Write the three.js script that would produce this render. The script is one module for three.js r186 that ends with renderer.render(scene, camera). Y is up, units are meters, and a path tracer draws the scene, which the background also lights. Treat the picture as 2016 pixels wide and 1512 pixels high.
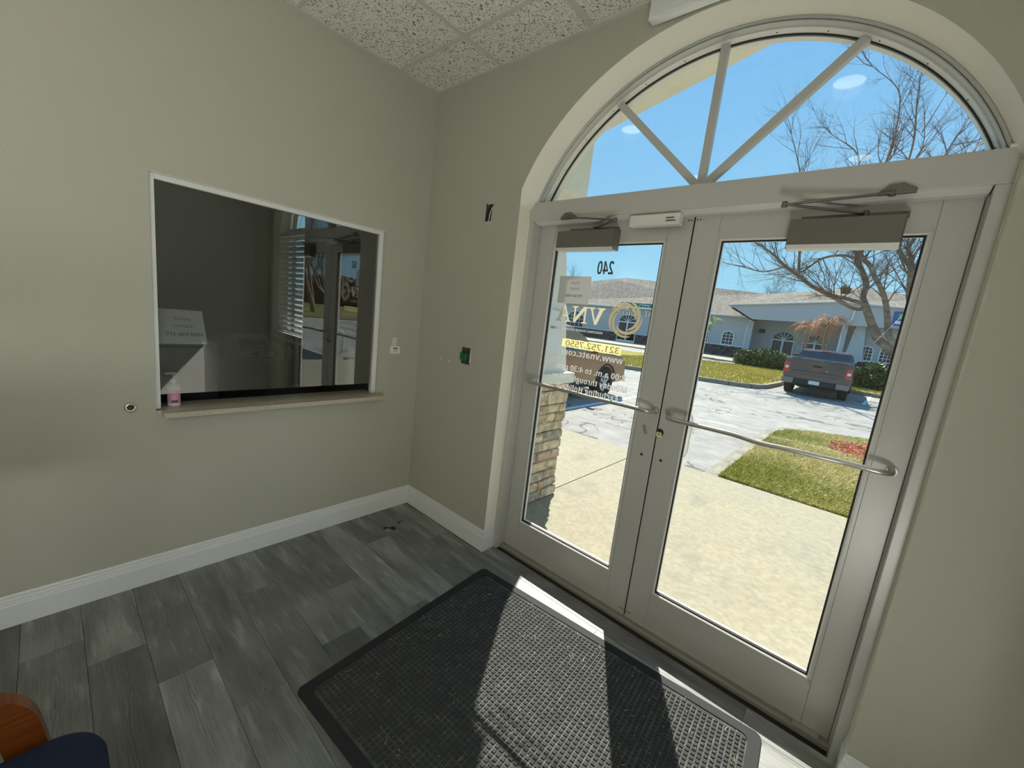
import * as THREE from 'three';
import { mergeGeometries } from 'three/addons/utils/BufferGeometryUtils.js';
import { RoundedBoxGeometry } from 'three/addons/geometries/RoundedBoxGeometry.js';
import { FontLoader } from 'three/addons/loaders/FontLoader.js';
import { RectAreaLightUniformsLib } from 'three/addons/lights/RectAreaLightUniformsLib.js';

// ------------------------------------------------------------------ camera, sky, sun, exposure
const scene = new THREE.Scene();
const camera = new THREE.PerspectiveCamera(2 * Math.atan(756 / 798.15) * 180 / Math.PI, 2016 / 1512, 0.05, 400);
camera.position.set(2.5522, 1.5719, 1.8486);
camera.rotation.set(-0.1671, 0.7086, 0.1151, 'YXZ');
const renderer = new THREE.WebGLRenderer();
renderer.toneMapping = THREE.LinearToneMapping;
renderer.toneMappingExposure = 1.0;
renderer.shadowMap.enabled = true;
RectAreaLightUniformsLib.init();
const SUN_EL = 47.4 * Math.PI / 180, SUN_H = new THREE.Vector2(0.605, 1).normalize();
const SUN_I = 9.5, SKY_I = 1.0, FILL_UP_I = 7, FILL_WALL_I = 3.4, FILL_FLOOR_I = 36, LAMP_I = 2.6;  // uplight, wall and floor levels belong to added fill lamps
const sun = new THREE.DirectionalLight(new THREE.Color(1, 0.96, 0.86), SUN_I);
sun.position.set(-SUN_H.x * Math.cos(SUN_EL) * 60, Math.sin(SUN_EL) * 60, -SUN_H.y * Math.cos(SUN_EL) * 60);
sun.castShadow = true; sun.shadow.radius = 1; sun.name = 'sun';
Object.assign(sun.shadow.camera, { left: -50, right: 50, top: 50, bottom: -50, near: 1, far: 160 });
sun.shadow.mapSize.set(4096, 4096);
scene.add(sun);
{ // clear winter sky: blue deepens with height, the same all the way round
  const W = 64, H = 256, d = new Float32Array(W * H * 4);
  const stops = [[-90, .30, .33, .33], [0, .42, .78, .95], [6, .36, .74, .96], [18, .27, .62, .95], [35, .205, .52, .92], [60, .13, .38, .80], [90, .10, .31, .72]];
  for (let y = 0; y < H; y++) {
    const el = (y + .5) / H * 180 - 90; let k = 0; while (k < stops.length - 2 && el > stops[k + 1][0]) k++;
    const a = stops[k], b = stops[k + 1], t = Math.min(1, Math.max(0, (el - a[0]) / (b[0] - a[0])));
    for (let x = 0; x < W; x++) { const o = (y * W + x) * 4; for (let c = 0; c < 3; c++) d[o + c] = el < 0 ? a[c + 1] : a[c + 1] + (b[c + 1] - a[c + 1]) * t; d[o + 3] = 1; }
  }
  const t = new THREE.DataTexture(d, W, H, THREE.RGBAFormat, THREE.FloatType);
  t.mapping = THREE.EquirectangularReflectionMapping; t.magFilter = t.minFilter = THREE.LinearFilter; t.needsUpdate = true;
  scene.background = t; scene.backgroundIntensity = SKY_I;
}

// ------------------------------------------------------------------ helpers
function rng(seed) { let s = seed >>> 0; return () => { s = (s + 0x6D2B79F5) | 0; let t = Math.imul(s ^ (s >>> 15), 1 | s); t = (t + Math.imul(t ^ (t >>> 7), 61 | t)) ^ t; return ((t ^ (t >>> 14)) >>> 0) / 4294967296; }; }
const V = (x, y, z) => new THREE.Vector3(x, y, z), PI = Math.PI;
const lin = (r, g, b) => new THREE.Color().setRGB(r, g, b);
const names = {};
function numbered(n) { const k = names[n] = (names[n] ?? -1) + 1; return k ? n + '_' + String(k).padStart(3, '0') : n; }
function tag(o, label, category, group, kind) {
  if (label) o.userData.label = label; if (category) o.userData.category = category; if (group) o.userData.group = group; if (kind) o.userData.kind = kind; return o;
}
function grp(name, pos = [0, 0, 0], turn = 0, parent = scene) { const g = new THREE.Group(); g.name = parent === scene ? numbered(name) : name; g.position.set(...pos); g.rotation.y = turn; parent.add(g); return g; }
function mesh(name, geo, mat, parent = scene) {
  const m = new THREE.Mesh(Array.isArray(geo) ? merge(geo) : geo, mat); m.name = parent === scene ? numbered(name) : name; m.castShadow = m.receiveShadow = true; parent.add(m); return m;
}
const struct = (name, geo, mat, parent = scene) => { const m = mesh(name, geo, mat, parent); if (parent === scene) m.userData.kind = 'structure'; return m; };
function sgroup(name) { const g = grp(name); g.userData.kind = 'structure'; return g; }
function merge(list) { const l = list.map(g => { const q = g.index ? g.toNonIndexed() : g; for (const k of Object.keys(q.attributes)) if (!['position', 'normal', 'uv'].includes(k)) q.deleteAttribute(k); return q; }); return l.length === 1 ? l[0] : mergeGeometries(l); }
// texture coordinates in metres, laid on each face along its main axis
function muv(g, ox = 0, oy = 0, swap = false) {
  g = g.index ? g.toNonIndexed() : g; if (!g.attributes.normal) g.computeVertexNormals();
  const p = g.attributes.position, uv = new Float32Array(p.count * 2), a = V(), b = V(), c = V(), n = V();
  for (let i = 0; i < p.count; i += 3) {
    a.fromBufferAttribute(p, i); b.fromBufferAttribute(p, i + 1); c.fromBufferAttribute(p, i + 2); n.copy(b).sub(a).cross(c.clone().sub(a));
    const x = Math.abs(n.x), y = Math.abs(n.y), z = Math.abs(n.z);
    [a, b, c].forEach((q, k) => { let u, v; if (y >= x && y >= z) { u = q.x; v = q.z; } else if (x >= z) { u = q.z; v = q.y; } else { u = q.x; v = q.y; } uv[(i + k) * 2] = (swap ? v : u) + ox; uv[(i + k) * 2 + 1] = (swap ? u : v) + oy; });
  }
  g.setAttribute('uv', new THREE.BufferAttribute(uv, 2)); return g;
}
const bb = (x0, x1, y0, y1, z0, z1, r = 0) => {
  const w = x1 - x0, h = y1 - y0, d = z1 - z0; r = Math.min(r, w / 2.01, h / 2.01, d / 2.01);
  return muv((r > 0 ? new RoundedBoxGeometry(w, h, d, 2, r) : new THREE.BoxGeometry(w, h, d)).translate((x0 + x1) / 2, (y0 + y1) / 2, (z0 + z1) / 2));
};
const bc = (w, h, d, x, y, z, r = 0) => bb(x - w / 2, x + w / 2, y - h / 2, y + h / 2, z - d / 2, z + d / 2, r);
function cyl(r0, r1, h, x, y, z, axis = 'y', seg = 24) { const g = new THREE.CylinderGeometry(r1, r0, h, seg); if (axis === 'x') g.rotateZ(-PI / 2); if (axis === 'z') g.rotateX(PI / 2); return g.translate(x, y, z); }
// skin stretched over rings of equal length; closed rings
function loft(rings, closed = true, caps = false) {
  const n = rings[0].length, pos = [], tri = (a, b, c) => pos.push(a.x, a.y, a.z, b.x, b.y, b.z, c.x, c.y, c.z);
  for (let i = 0; i < rings.length - 1; i++) for (let j = 0; j < (closed ? n : n - 1); j++) { const k = (j + 1) % n, A = rings[i][j], B = rings[i][k], C = rings[i + 1][k], D = rings[i + 1][j]; tri(A, B, C); tri(A, C, D); }
  if (caps) for (const [r, f] of [[rings[0], 1], [rings[rings.length - 1], 0]]) for (let j = 1; j < n - 1; j++) f ? tri(r[0], r[j + 1], r[j]) : tri(r[0], r[j], r[j + 1]);
  const g = new THREE.BufferGeometry(); g.setAttribute('position', new THREE.Float32BufferAttribute(pos, 3)); g.computeVertexNormals(); return muv(g);
}
function limb(pts, radii, sides = 8) { // tapered tube along points
  const rings = [], t = V(), ref = V();
  for (let i = 0; i < pts.length; i++) {
    t.copy(pts[Math.min(i + 1, pts.length - 1)]).sub(pts[Math.max(i - 1, 0)]).normalize();
    ref.set(Math.abs(t.y) > .9 ? 1 : 0, Math.abs(t.y) > .9 ? 0 : 1, 0);
    const u = ref.clone().cross(t).normalize(), v = t.clone().cross(u), r = [];
    for (let k = 0; k < sides; k++) { const a = k / sides * 2 * PI; r.push(pts[i].clone().addScaledVector(u, Math.cos(a) * radii[i]).addScaledVector(v, Math.sin(a) * radii[i])); }
    rings.push(r);
  }
  const n = sides, pos = [], idx = []; for (const r of rings) for (const p of r) pos.push(p.x, p.y, p.z);
  for (let i = 0; i < rings.length - 1; i++) for (let j = 0; j < n; j++) { const k = (j + 1) % n, a = i * n + j, b = i * n + k, c = b + n, d = a + n; idx.push(a, b, c, a, c, d); }
  const g = new THREE.BufferGeometry(); g.setAttribute('position', new THREE.Float32BufferAttribute(pos, 3)); g.setIndex(idx); g.computeVertexNormals();
  g.setAttribute('uv', new THREE.Float32BufferAttribute(pos.flatMap((_, i) => i % 3 ? [] : [pos[i] + pos[i + 2], pos[i + 1]]), 2)); return g;
}
const curve = (pts, n) => new THREE.CatmullRomCurve3(pts.map(p => p.isVector3 ? p : V(...p))).getPoints(n);
const pipe = (pts, r, seg = 24, rad = 12) => muv(new THREE.TubeGeometry(new THREE.CatmullRomCurve3(pts.map(p => V(...p)), false, 'centripetal'), seg, r, rad));
function poly(points, depth, bevel = 0, curveSegments = 12) { const s = points instanceof THREE.Shape ? points : new THREE.Shape(points.map(p => new THREE.Vector2(...p))); return new THREE.ExtrudeGeometry(s, { depth, bevelEnabled: bevel > 0, bevelSize: bevel, bevelThickness: bevel, bevelSegments: 2, curveSegments }); }

// ------------------------------------------------------------------ textures (computed)
const hsh = (x, y, s) => { let h = Math.imul(x, 374761393) + Math.imul(y, 668265263) + Math.imul(s, 974634437); h = Math.imul(h ^ (h >>> 13), 1274126177); return ((h ^ (h >>> 16)) >>> 0) / 4294967296; };
function vn(x, y, px, py, s) { // tiling value noise
  const ix = Math.floor(x), iy = Math.floor(y); let fx = x - ix, fy = y - iy; fx = fx * fx * (3 - 2 * fx); fy = fy * fy * (3 - 2 * fy);
  const m = (a, b) => ((a % b) + b) % b, x0 = m(ix, px), x1 = m(ix + 1, px), y0 = m(iy, py), y1 = m(iy + 1, py);
  const a = hsh(x0, y0, s), b = hsh(x1, y0, s), c = hsh(x0, y1, s), d = hsh(x1, y1, s); return a + (b - a) * fx + (c - a) * fy + (a - b - c + d) * fx * fy;
}
function fbm(u, v, f, g, oct, s) { let a = 0, w = .5, t = 0; for (let i = 0; i < oct; i++) { a += w * vn(u * f, v * g, f, g, s + i * 17); t += w; w *= .5; f *= 2; g *= 2; } return a / t; }
function tex(W, H, fn, srgb, mx, my) { // fn(u, v) gives [r, g, b] or a grey; mx, my: metres that one tile covers
  const d = new Uint8Array(W * H * 4);
  for (let y = 0; y < H; y++) for (let x = 0; x < W; x++) { const c = fn((x + .5) / W, (y + .5) / H), o = (y * W + x) * 4, k = typeof c === 'number' ? [c, c, c] : c; for (let i = 0; i < 3; i++) d[o + i] = Math.max(0, Math.min(255, k[i] * 255)); d[o + 3] = 255; }
  const t = new THREE.DataTexture(d, W, H); t.wrapS = t.wrapT = THREE.RepeatWrapping; t.magFilter = THREE.LinearFilter; t.minFilter = THREE.LinearMipmapLinearFilter; t.generateMipmaps = true;
  if (srgb) t.colorSpace = THREE.SRGBColorSpace; t.repeat.set(1 / mx, 1 / my); t.needsUpdate = true; return t;
}
const std = (o) => new THREE.MeshStandardMaterial({ roughness: .7, ...o });
const phy = (o) => new THREE.MeshPhysicalMaterial({ roughness: .5, ...o });
const mixc = (a, b, t) => a.map((x, i) => x + (b[i] - x) * Math.max(0, Math.min(1, t)));
const peel = tex(512, 512, (u, v) => fbm(u, v, 90, 90, 3, 5), false, .6, .6);
const M = {};
M.wall = std({ color: lin(.44, .436, .358), roughness: .62, bumpMap: peel, bumpScale: .0006 });
M.dimOfficeWall = std({ color: lin(.19, .168, .135), roughness: .7, bumpMap: peel, bumpScale: .0006 });  // wall colour darkened to stand in for the unlit office
M.white = std({ color: lin(.72, .74, .73), roughness: .4 });
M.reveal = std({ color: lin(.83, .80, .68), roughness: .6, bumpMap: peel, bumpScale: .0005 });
M.alu = std({ color: lin(.50, .50, .465), roughness: .38, metalness: .15 });
M.aluLight = std({ color: lin(.72, .71, .66), roughness: .35, metalness: .1 });
M.black = std({ color: lin(.012, .012, .013), roughness: .6 });
M.dark = std({ color: lin(.05, .048, .042), roughness: .5, metalness: .2 });
M.closer = std({ color: lin(.16, .153, .13), roughness: .42, metalness: .3 });
M.steel = std({ color: lin(.55, .54, .51), roughness: .28, metalness: .9 });
M.glass = phy({ color: 0xffffff, roughness: 0, transmission: 1, thickness: 0, ior: 1.5 });
M.officeGlass = phy({ color: lin(.72, .74, .72), roughness: 0, transmission: 1, thickness: 0, ior: 2.1 });
{ const q = tex(512, 512, (u, v) => { const n = fbm(u, v, 120, 120, 2, 3), k = hsh(Math.floor(u * 512), Math.floor(v * 512), 9); return mixc([.74, .71, .65], [.66, .62, .56], (n - .45) * 3 + (k > .985 ? .5 : 0)); }, true, .5, .5); M.quartz = std({ map: q, roughness: .3 }); }
// vinyl plank prints
function plankTex(seed, tone) {
  return tex(1024, 256, (u, v) => {
    const wob = fbm(u, v, 3, 2, 3, seed), ring = Math.abs(((v - .5 + (wob - .5) * .5) * (1.1 + fbm(u, v, 2, 1, 2, seed + 3))) * 2);
    const inHeart = Math.max(0, 1 - ring * 2.2), cath = Math.sin((ring * 26 + Math.cos((u * 2 + wob) * PI) * 5 * inHeart + fbm(u, v, 6, 8, 3, seed + 5) * 6) * 2.0);
    const fine = fbm(u, v, 10, 150, 3, seed + 7), pore = fbm(u, v, 30, 250, 2, seed + 11), blot = fbm(u, v, 5, 3, 4, seed + 13), chalk = fbm(u, v, 9, 7, 4, seed + 19);
    let t = .5 + (fine - .5) * .42 + (pore - .5) * .28 + cath * .20 * inHeart + (blot - .5) * .8; t += Math.max(0, chalk - .58) * 1.2;
    const k = tone * (.66 + .55 * t); return [k * .50, k * .508, k * .498];
  }, true, 1.22, .1795);
}
const plankMaps = [plankTex(31, .86), plankTex(57, 1.0), plankTex(93, 1.12), plankTex(131, .94)];
const plankBump = tex(512, 256, (u, v) => fbm(u, v, 12, 120, 3, 77), false, 1.22, .1795);
M.planks = plankMaps.map(t => std({ map: t, roughness: .48, bumpMap: plankBump, bumpScale: .0006 }));
{ // mineral-fibre ceiling tile with worm holes
  const holes = (u, v) => { const a = fbm(u, v, 84, 84, 2, 4), b = fbm(u, v, 150, 150, 2, 8), c = fbm(u, v, 26, 26, 2, 12); return (a > .68 ? (a - .68) * 10 : 0) + (b > .68 ? (b - .68) * 8 : 0) + (c - .5) * .12; };
  M.tile = std({ map: tex(1024, 1024, (u, v) => mixc([.90, .89, .84], [.50, .49, .44], holes(u, v)), true, .61, .61), roughness: .95, bumpMap: tex(1024, 1024, (u, v) => 1 - Math.min(1, holes(u, v)), false, .61, .61), bumpScale: .002 });
}
M.tbar = std({ color: lin(.55, .54, .47), roughness: .5 });
const stuccoB = tex(512, 512, (u, v) => fbm(u, v, 60, 60, 4, 21), false, .8, .8);
M.stucco = std({ color: lin(.80, .775, .67), roughness: .9, bumpMap: stuccoB, bumpScale: .006 });
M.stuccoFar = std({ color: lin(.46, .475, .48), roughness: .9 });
{
  const c = tex(1024, 1024, (u, v) => { const a = fbm(u, v, 4, 4, 5, 41), b = fbm(u, v, 120, 120, 2, 43), s = fbm(u, v, 14, 9, 4, 47); let k = mixc([.565, .55, .475], [.60, .57, .47], a * 1.6 - .3); k = mixc(k, [.46, .45, .40], (s - .62) * 2); return k.map(x => x * (.92 + .16 * b)); }, true, 3.2, 3.2);
  M.concrete = std({ map: c, roughness: .85, bumpMap: tex(512, 512, (u, v) => fbm(u, v, 128, 128, 2, 51), false, .8, .8), bumpScale: .001 });
}
{ // worn asphalt with cracks
  const crack = (u, v) => { let d = 1; for (const [f, s, w] of [[5, 61, .018], [9, 67, .012]]) { const n = fbm(u, v, f, f, 4, s); d = Math.min(d, Math.abs(n - .5) / w); } return d; };
  M.asphalt = std({ map: tex(2048, 2048, (u, v) => { const a = fbm(u, v, 5, 5, 4, 71), g = hsh(Math.floor(u * 2048), Math.floor(v * 2048), 5), m = fbm(u, v, 40, 40, 3, 73), gate = fbm(u, v, 7, 7, 2, 79); let k = .575 + .10 * (a - .5) + .12 * (g - .5) + .12 * (m - .5); if (crack(u, v) < .7 && gate > .55) k *= .66; return [k * 1.01, k, k * .945]; }, true, 7, 7), roughness: .92 });
}
M.kerb = std({ map: tex(512, 512, (u, v) => { const a = fbm(u, v, 9, 9, 4, 83), b = fbm(u, v, 90, 90, 2, 85); return mixc([.60, .58, .51], [.45, .44, .39], a * 1.5 - .4).map(x => x * (.85 + .3 * b)); }, true, .9, .9), roughness: .9 });
const soil = tex(1024, 1024, (u, v) => { const a = fbm(u, v, 30, 30, 4, 91), b = fbm(u, v, 200, 200, 2, 93), c = fbm(u, v, 5, 5, 3, 95); return mixc(mixc([.36, .38, .12], [.62, .60, .30], c * 1.6 - .3), [.30, .27, .16], a * 1.8 - .6).map(x => x * (.65 + .7 * b)); }, true, 3, 3);
M.lawn = std({ map: soil, roughness: 1 });
M.lawnFar = std({ map: tex(1024, 1024, (u, v) => { const a = fbm(u, v, 40, 40, 4, 97), b = fbm(u, v, 7, 7, 3, 99), g = hsh(Math.floor(u * 1024), Math.floor(v * 1024), 6); return mixc(mixc([.49, .47, .12], [.60, .56, .21], b * 1.6 - .3), [.40, .40, .12], a * 1.8 - .7).map(x => x * (.75 + .5 * g)); }, true, 4, 4), roughness: 1 });
M.paintLine = std({ color: lin(.8, .8, .78), roughness: .8 });

// ------------------------------------------------------------------ room shell
const H = 2.9956, RX = 3.13, RZ = 4.6, OX = -3.75, OZ = 3.3;
const doorBoxL = 0.867, doorBoxR = 2.778;
// outline of the arched opening at the room face and at the frame
const frontArc = (x0, x1) => { const c = [1.81, 1.855], R = 1.035, p = [], a0 = Math.acos((x1 - c[0]) / R), a1 = Math.acos((x0 - c[0]) / R); for (let i = 0; i <= 64; i++) { const a = a1 + (a0 - a1) * i / 64; p.push([c[0] + R * Math.cos(a), c[1] + R * Math.sin(a)]); } return p; };
const AC = [1.832, 1.858], AR = 0.998;
const arcTo = (R, y0, n = 64) => { const a = Math.asin((y0 - AC[1]) / R), p = []; for (let i = 0; i <= n; i++) { const t = PI - a - (PI - 2 * a) * i / n; p.push([AC[0] + R * Math.cos(t), AC[1] + R * Math.sin(t)]); } return p; };
{
  const front = [[.872, 0], [.872, 2.2], ...frontArc(.872, 2.774), [2.774, 2.2], [2.774, 0]];
  const back = [[doorBoxL, 0], [doorBoxL, 2.2], ...arcTo(AR, 2.24), [doorBoxR, 2.2], [doorBoxR, 0]];
  const s = new THREE.Shape([[-.06, 0], [-.06, 3.06], [RX + .12, 3.06], [RX + .12, 0], ...front.slice().reverse()].map(p => new THREE.Vector2(...p)));
  const face = muv(new THREE.ShapeGeometry(s));
  const w = struct('wall_back', face, M.wall);
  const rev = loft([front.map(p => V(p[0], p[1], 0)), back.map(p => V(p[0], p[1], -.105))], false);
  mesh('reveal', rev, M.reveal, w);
  const o = new THREE.Shape([[-.06, -.2], [-.06, 3.7], [RX + .9, 3.7], [RX + .9, -.2], [doorBoxR, -.2], [doorBoxR, 2.24], ...arcTo(AR, 2.24).reverse(), [doorBoxL, 2.24], [doorBoxL, -.2]].map(p => new THREE.Vector2(...p)));
  struct('wall_exterior', muv(poly(o, .155).translate(0, 0, -.26)), M.stucco);
}
// left wall with the reception window opening
const WZ0 = .329, WZ1 = 1.519, WY0 = .885, WY1 = 2.022, WT = .12;
{
  const s = new THREE.Shape([[0, 0], [RZ, 0], [RZ, 3.06], [0, 3.06]].map(p => new THREE.Vector2(...p)));
  s.holes.push(new THREE.Path([[WZ0, WY0], [WZ1, WY0], [WZ1, WY1], [WZ0, WY1]].map(p => new THREE.Vector2(...p))));
  const g = poly(s, WT).rotateY(-PI / 2); // (z, y) profile, thickness to -x
  struct('wall_left', muv(g), M.wall);
}
struct('wall_right', bb(RX, RX + .12, 0, 3.06, 0, RZ), std({ color: lin(.76, .76, .72), roughness: .6, bumpMap: peel, bumpScale: .0006 }));  // unseen wall, paler than the others to bounce light
struct('wall_front', bb(-.12, RX + .12, 0, 3.06, RZ, RZ + .12), M.wall);
{ // office shell behind the window
  const wx0 = -3.06, wx1 = -2.15, cy = 2.28, r = (wx1 - wx0) / 2, cx = (wx0 + wx1) / 2;
  const s = new THREE.Shape([[OX - .1, -.2], [-.06, -.2], [-.06, 3.7], [OX - .1, 3.7]].map(p => new THREE.Vector2(...p)));
  const h = new THREE.Path([[wx0, 1.0], [wx1, 1.0]].map(p => new THREE.Vector2(...p))); h.lineTo(wx1, cy); h.absarc(cx, cy, r, 0, PI, false); h.lineTo(wx0, 1.0); s.holes.push(h);
  struct('wall_office_back', muv(poly(s, .26).translate(0, 0, -.26)), M.dimOfficeWall);
  struct('wall_office_left', bb(OX - .1, OX, 0, 3.06, 0, OZ), M.dimOfficeWall);
  struct('wall_office_front', bb(OX - .1, -.12, 0, 3.06, OZ, OZ + .1), M.dimOfficeWall);
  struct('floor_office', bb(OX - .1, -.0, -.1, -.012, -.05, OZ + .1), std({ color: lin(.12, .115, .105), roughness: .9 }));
  const w = sgroup('window_3');
  mesh('window_frame', [bb(wx0, wx1, 1.0, 1.04, -.2, -.16), bb(wx0, wx0 + .04, 1.0, cy, -.2, -.16), bb(wx1 - .04, wx1, 1.0, cy, -.2, -.16), bb(wx0, wx1, cy - .09, cy, -.2, -.14), muv(new THREE.TorusGeometry(r - .02, .02, 8, 40, PI).translate(cx, cy, -.18))], M.white, w);
  const ps = new THREE.Shape(); ps.moveTo(wx0, 1.0); ps.lineTo(wx1, 1.0); ps.lineTo(wx1, cy); ps.absarc(cx, cy, r, 0, PI, false);
  mesh('pane', poly(ps, .004).translate(0, 0, -.185), M.glass, w);
  mesh('window_sill', bb(wx0 - .03, wx1 + .03, .975, 1.0, -.16, .04, .006), M.white, w);
  // blinds
  const bl = grp('window_blinds'); tag(bl, 'white horizontal slat blinds half open in the arched office window', 'blinds');
  mesh('headrail', bb(wx0 + .01, wx1 - .01, 2.175, 2.215, -.10, -.045, .004), M.white, bl);
  const slat = bc(wx1 - wx0 - .03, .003, .05, 0, 0, 0);
  slat.rotateX(-.95);
  for (let i = 0; i < 19; i++) { const m = mesh('slat', slat, M.white, bl); m.position.set(cx, 2.15 - i * .0595, -.072); }
  mesh('bottom_rail', bb(wx0 + .012, wx1 - .012, 1.02, 1.04, -.10, -.05, .004), M.white, bl);
  for (const x of [wx0 + .12, cx, wx1 - .12]) mesh('cord', [cyl(.0015, .0015, 1.14, x, 1.6, -.048, 'y', 6)], M.white, bl);
}
// exterior end wall so the office is closed above and behind
struct('roof', bb(OX - .1, RX + .9, 3.08, 3.24, -.02, RZ + .12), std({ color: lin(.3, .3, .3) }));

// ceiling: grid and tiles
{
  const c = sgroup('ceiling');
  const xs = [0, .618, 1.228, 1.838, 2.448, 3.058, RX], zs = [0, .308, .918, 1.528, 2.138, 2.748, 3.358, 3.968, 4.578, RZ];
  for (const x of xs.slice(1, -1)) mesh('grid_runner', bb(x - .012, x + .012, H, H + .03, 0, RZ), M.tbar, c);
  for (const z of zs.slice(1, -1)) mesh('grid_tee', xs.slice(0, -1).map((x, i) => bb(x + .0125, xs[i + 1] - .0125, H + .0003, H + .03, z - .012, z + .012)), M.tbar, c);
  mesh('wall_angle', [bb(0, .022, H - .001, H + .02, 0, RZ), bb(.022, RX, H - .001, H + .02, 0, .022), bb(RX - .022, RX, H - .001, H + .02, .022, RZ), bb(.022, RX - .022, H - .001, H + .02, RZ - .022, RZ)], M.tbar, c);
  const r = rng(4), spots = { '1,1': [.944, .642], '3,1': [2.185, .653], '1,3': [1.043, 1.738], '3,3': [2.213, 1.773] };
  const downs = new Set(['1,1', '3,1', '1,3', '3,3']);
  for (let i = 0; i < xs.length - 1; i++) for (let j = 0; j < zs.length - 1; j++) {
    const x0 = xs[i] + .004, x1 = xs[i + 1] - .004, z0 = zs[j] + .004, z1 = zs[j + 1] - .004; if (x1 - x0 < .02 || z1 - z0 < .02) continue;
    const lift = .004 + (i === 2 && j === 0 ? .012 : r() * .002);
    let g;
    if (downs.has(i + ',' + j)) { const s = new THREE.Shape([[x0, z0], [x1, z0], [x1, z1], [x0, z1]].map(p => new THREE.Vector2(p[0], -p[1]))); const hp = new THREE.Path(); const [hx, hz] = spots[i + ',' + j]; hp.absarc(hx, -hz, .075, 0, 2 * PI); s.holes.push(hp); g = muv(poly(s, .016).rotateX(-PI / 2).translate(0, H + lift, 0), r(), r()); }
    else g = muv(bb(x0, x1, H + lift, H + lift + .016, z0, z1), r(), r());
    mesh('ceiling_tile', g, M.tile, c);
  }
  struct('unseen_eave_office', bb(OX - .1, -.20, 2.76, 2.88, -1.3, -.262), M.stucco);  // unseen eave, placed to keep sun off the office window
  struct('ceiling_office', bb(OX, -.12, H, H + .03, 0, OZ), M.tile);
  const lens = std({ color: lin(.9, .9, .88), emissive: lin(1, .97, .9), emissiveIntensity: LAMP_I, roughness: .5 });
  [['1,1', 'first by the left wall'], ['3,1', ''], ['1,3', ''], ['3,3', '']].forEach(([k], n) => {
    const [x, z] = spots[k];
    const t = grp('recessed_light', [x, H, z]);
    tag(t, ['round recessed ceiling light mirrored in the left part of the arched window', 'round recessed ceiling light mirrored largest in the arched window', 'round recessed ceiling light mirrored low beside the upright glazing bar', 'round recessed ceiling light mirrored low among the branches'][n], 'ceiling light', 'recessed lights in the ceiling');
    mesh('trim_ring', new THREE.TorusGeometry(.076, .006, 8, 40).rotateX(PI / 2), M.white, t);
    mesh('lens', cyl(.072, .072, .006, 0, .004, 0, 'y', 40), lens, t);
    const L = new THREE.SpotLight(new THREE.Color(1, .97, .9), LAMP_I * .0163, 0, 1.3, .6); L.position.set(0, -.02, 0); L.target.position.set(0, -2, 0); L.castShadow = true; L.shadow.radius = 3.4; L.name = 'lamp'; t.add(L, L.target);
  });
  // fill lights added in the rear, standing in for daylight bounced onto the ceiling
  const diff = std({ color: lin(.9, .9, .88), emissive: lin(1, .98, .92), emissiveIntensity: 4, roughness: .5 });
  for (const [x, label] of [[.085, 'added long white fill light high on the wall that carries the reception window'], [RX - .085, 'added long white fill light high on the wall facing the reception window']]) {
    const t = grp('fill_uplight', [x, 2.1, 3.5]); tag(t, label, 'fill light');
    mesh('trough', [bb(-.08, .08, -.06, -.045, -.95, .95), bb(-.08, -.068, -.045, .04, -.95, .95), bb(.068, .08, -.045, .04, -.95, .95), bb(-.068, .068, -.045, .04, -.95, -.938), bb(-.068, .068, -.045, .04, .938, .95)], M.white, t);
    mesh('diffuser', bb(-.066, .066, .0, .012, -.936, .936), diff, t);
    const L = new THREE.RectAreaLight(new THREE.Color(1, .995, .95), FILL_UP_I, .12, 1.84); L.position.set(0, .02, 0); L.rotation.x = PI / 2; L.name = 'lamp'; t.add(L);
  }
  { // fill panel added on the right wall, behind the camera, to brighten the left wall
    const t = grp('fill_light_panel', [RX - .30, 1.95, 2.75]); t.rotation.set(0, .22, -.5, 'YXZ'); tag(t, 'added wide tilted fill panel on the wall facing the reception window', 'fill light');
    mesh('case', bb(0, .05, -.32, .32, -.61, .61, .01), M.white, t); mesh('bracket', bb(.05, .26, -.04, .04, -.1, .1, .004), M.alu, t); mesh('diffuser', bb(-.006, .002, -.30, .30, -.59, .59), diff, t);
    const L = new THREE.RectAreaLight(new THREE.Color(1, .995, .95), FILL_WALL_I, 1.16, .58); L.position.set(-.012, 0, 0); L.rotation.y = PI / 2; L.name = 'lamp'; t.add(L);
  }
}
// floor planks, 0.1795 m wide, running along the door wall
{
  const fl = sgroup('floor');
  mesh('subfloor', bb(-.02, RX + .05, -.12, -.012, -.105, RZ + .02), M.black, fl);
  const r = rng(12), ends = { 9: .47, 8: .733, 7: 1.042, 6: .392, 5: .957, 4: .62, 3: 1.01, 2: .35, 1: .88, 0: .55, '-1': 2.451 };
  for (let k = -1; k < 26; k++) {
    let z0 = .02 + k * .1795, z1 = z0 + .1795; if (k === -1) z0 = -.1;
    const lo = k === -1 ? .868 : 0, hi = k === -1 ? 2.777 : RX; z1 = Math.min(z1, RZ);
    let x = (ends[k] ?? r() * 1.22) - 1.22; while (x > lo) x -= 1.22;
    for (; x < hi; x += 1.22) {
      const a = Math.max(lo, x), b = Math.min(hi, x + 1.22); if (b - a < .02) continue;
      const m = Math.floor(r() * 4), g = bb(a + .0005, b - .0005, -.011, 0, z0 + .0006, z1 - .0006, .0008), uv = g.attributes.uv, fx = r() < .5 ? -1 : 1, du = r();
      for (let i = 0; i < uv.count; i++) uv.setXY(i, (uv.getX(i) - x) * fx + du * 1.22, uv.getY(i) - z0);
      mesh('plank', g, M.planks[m], fl);
    }
  }
}
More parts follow.
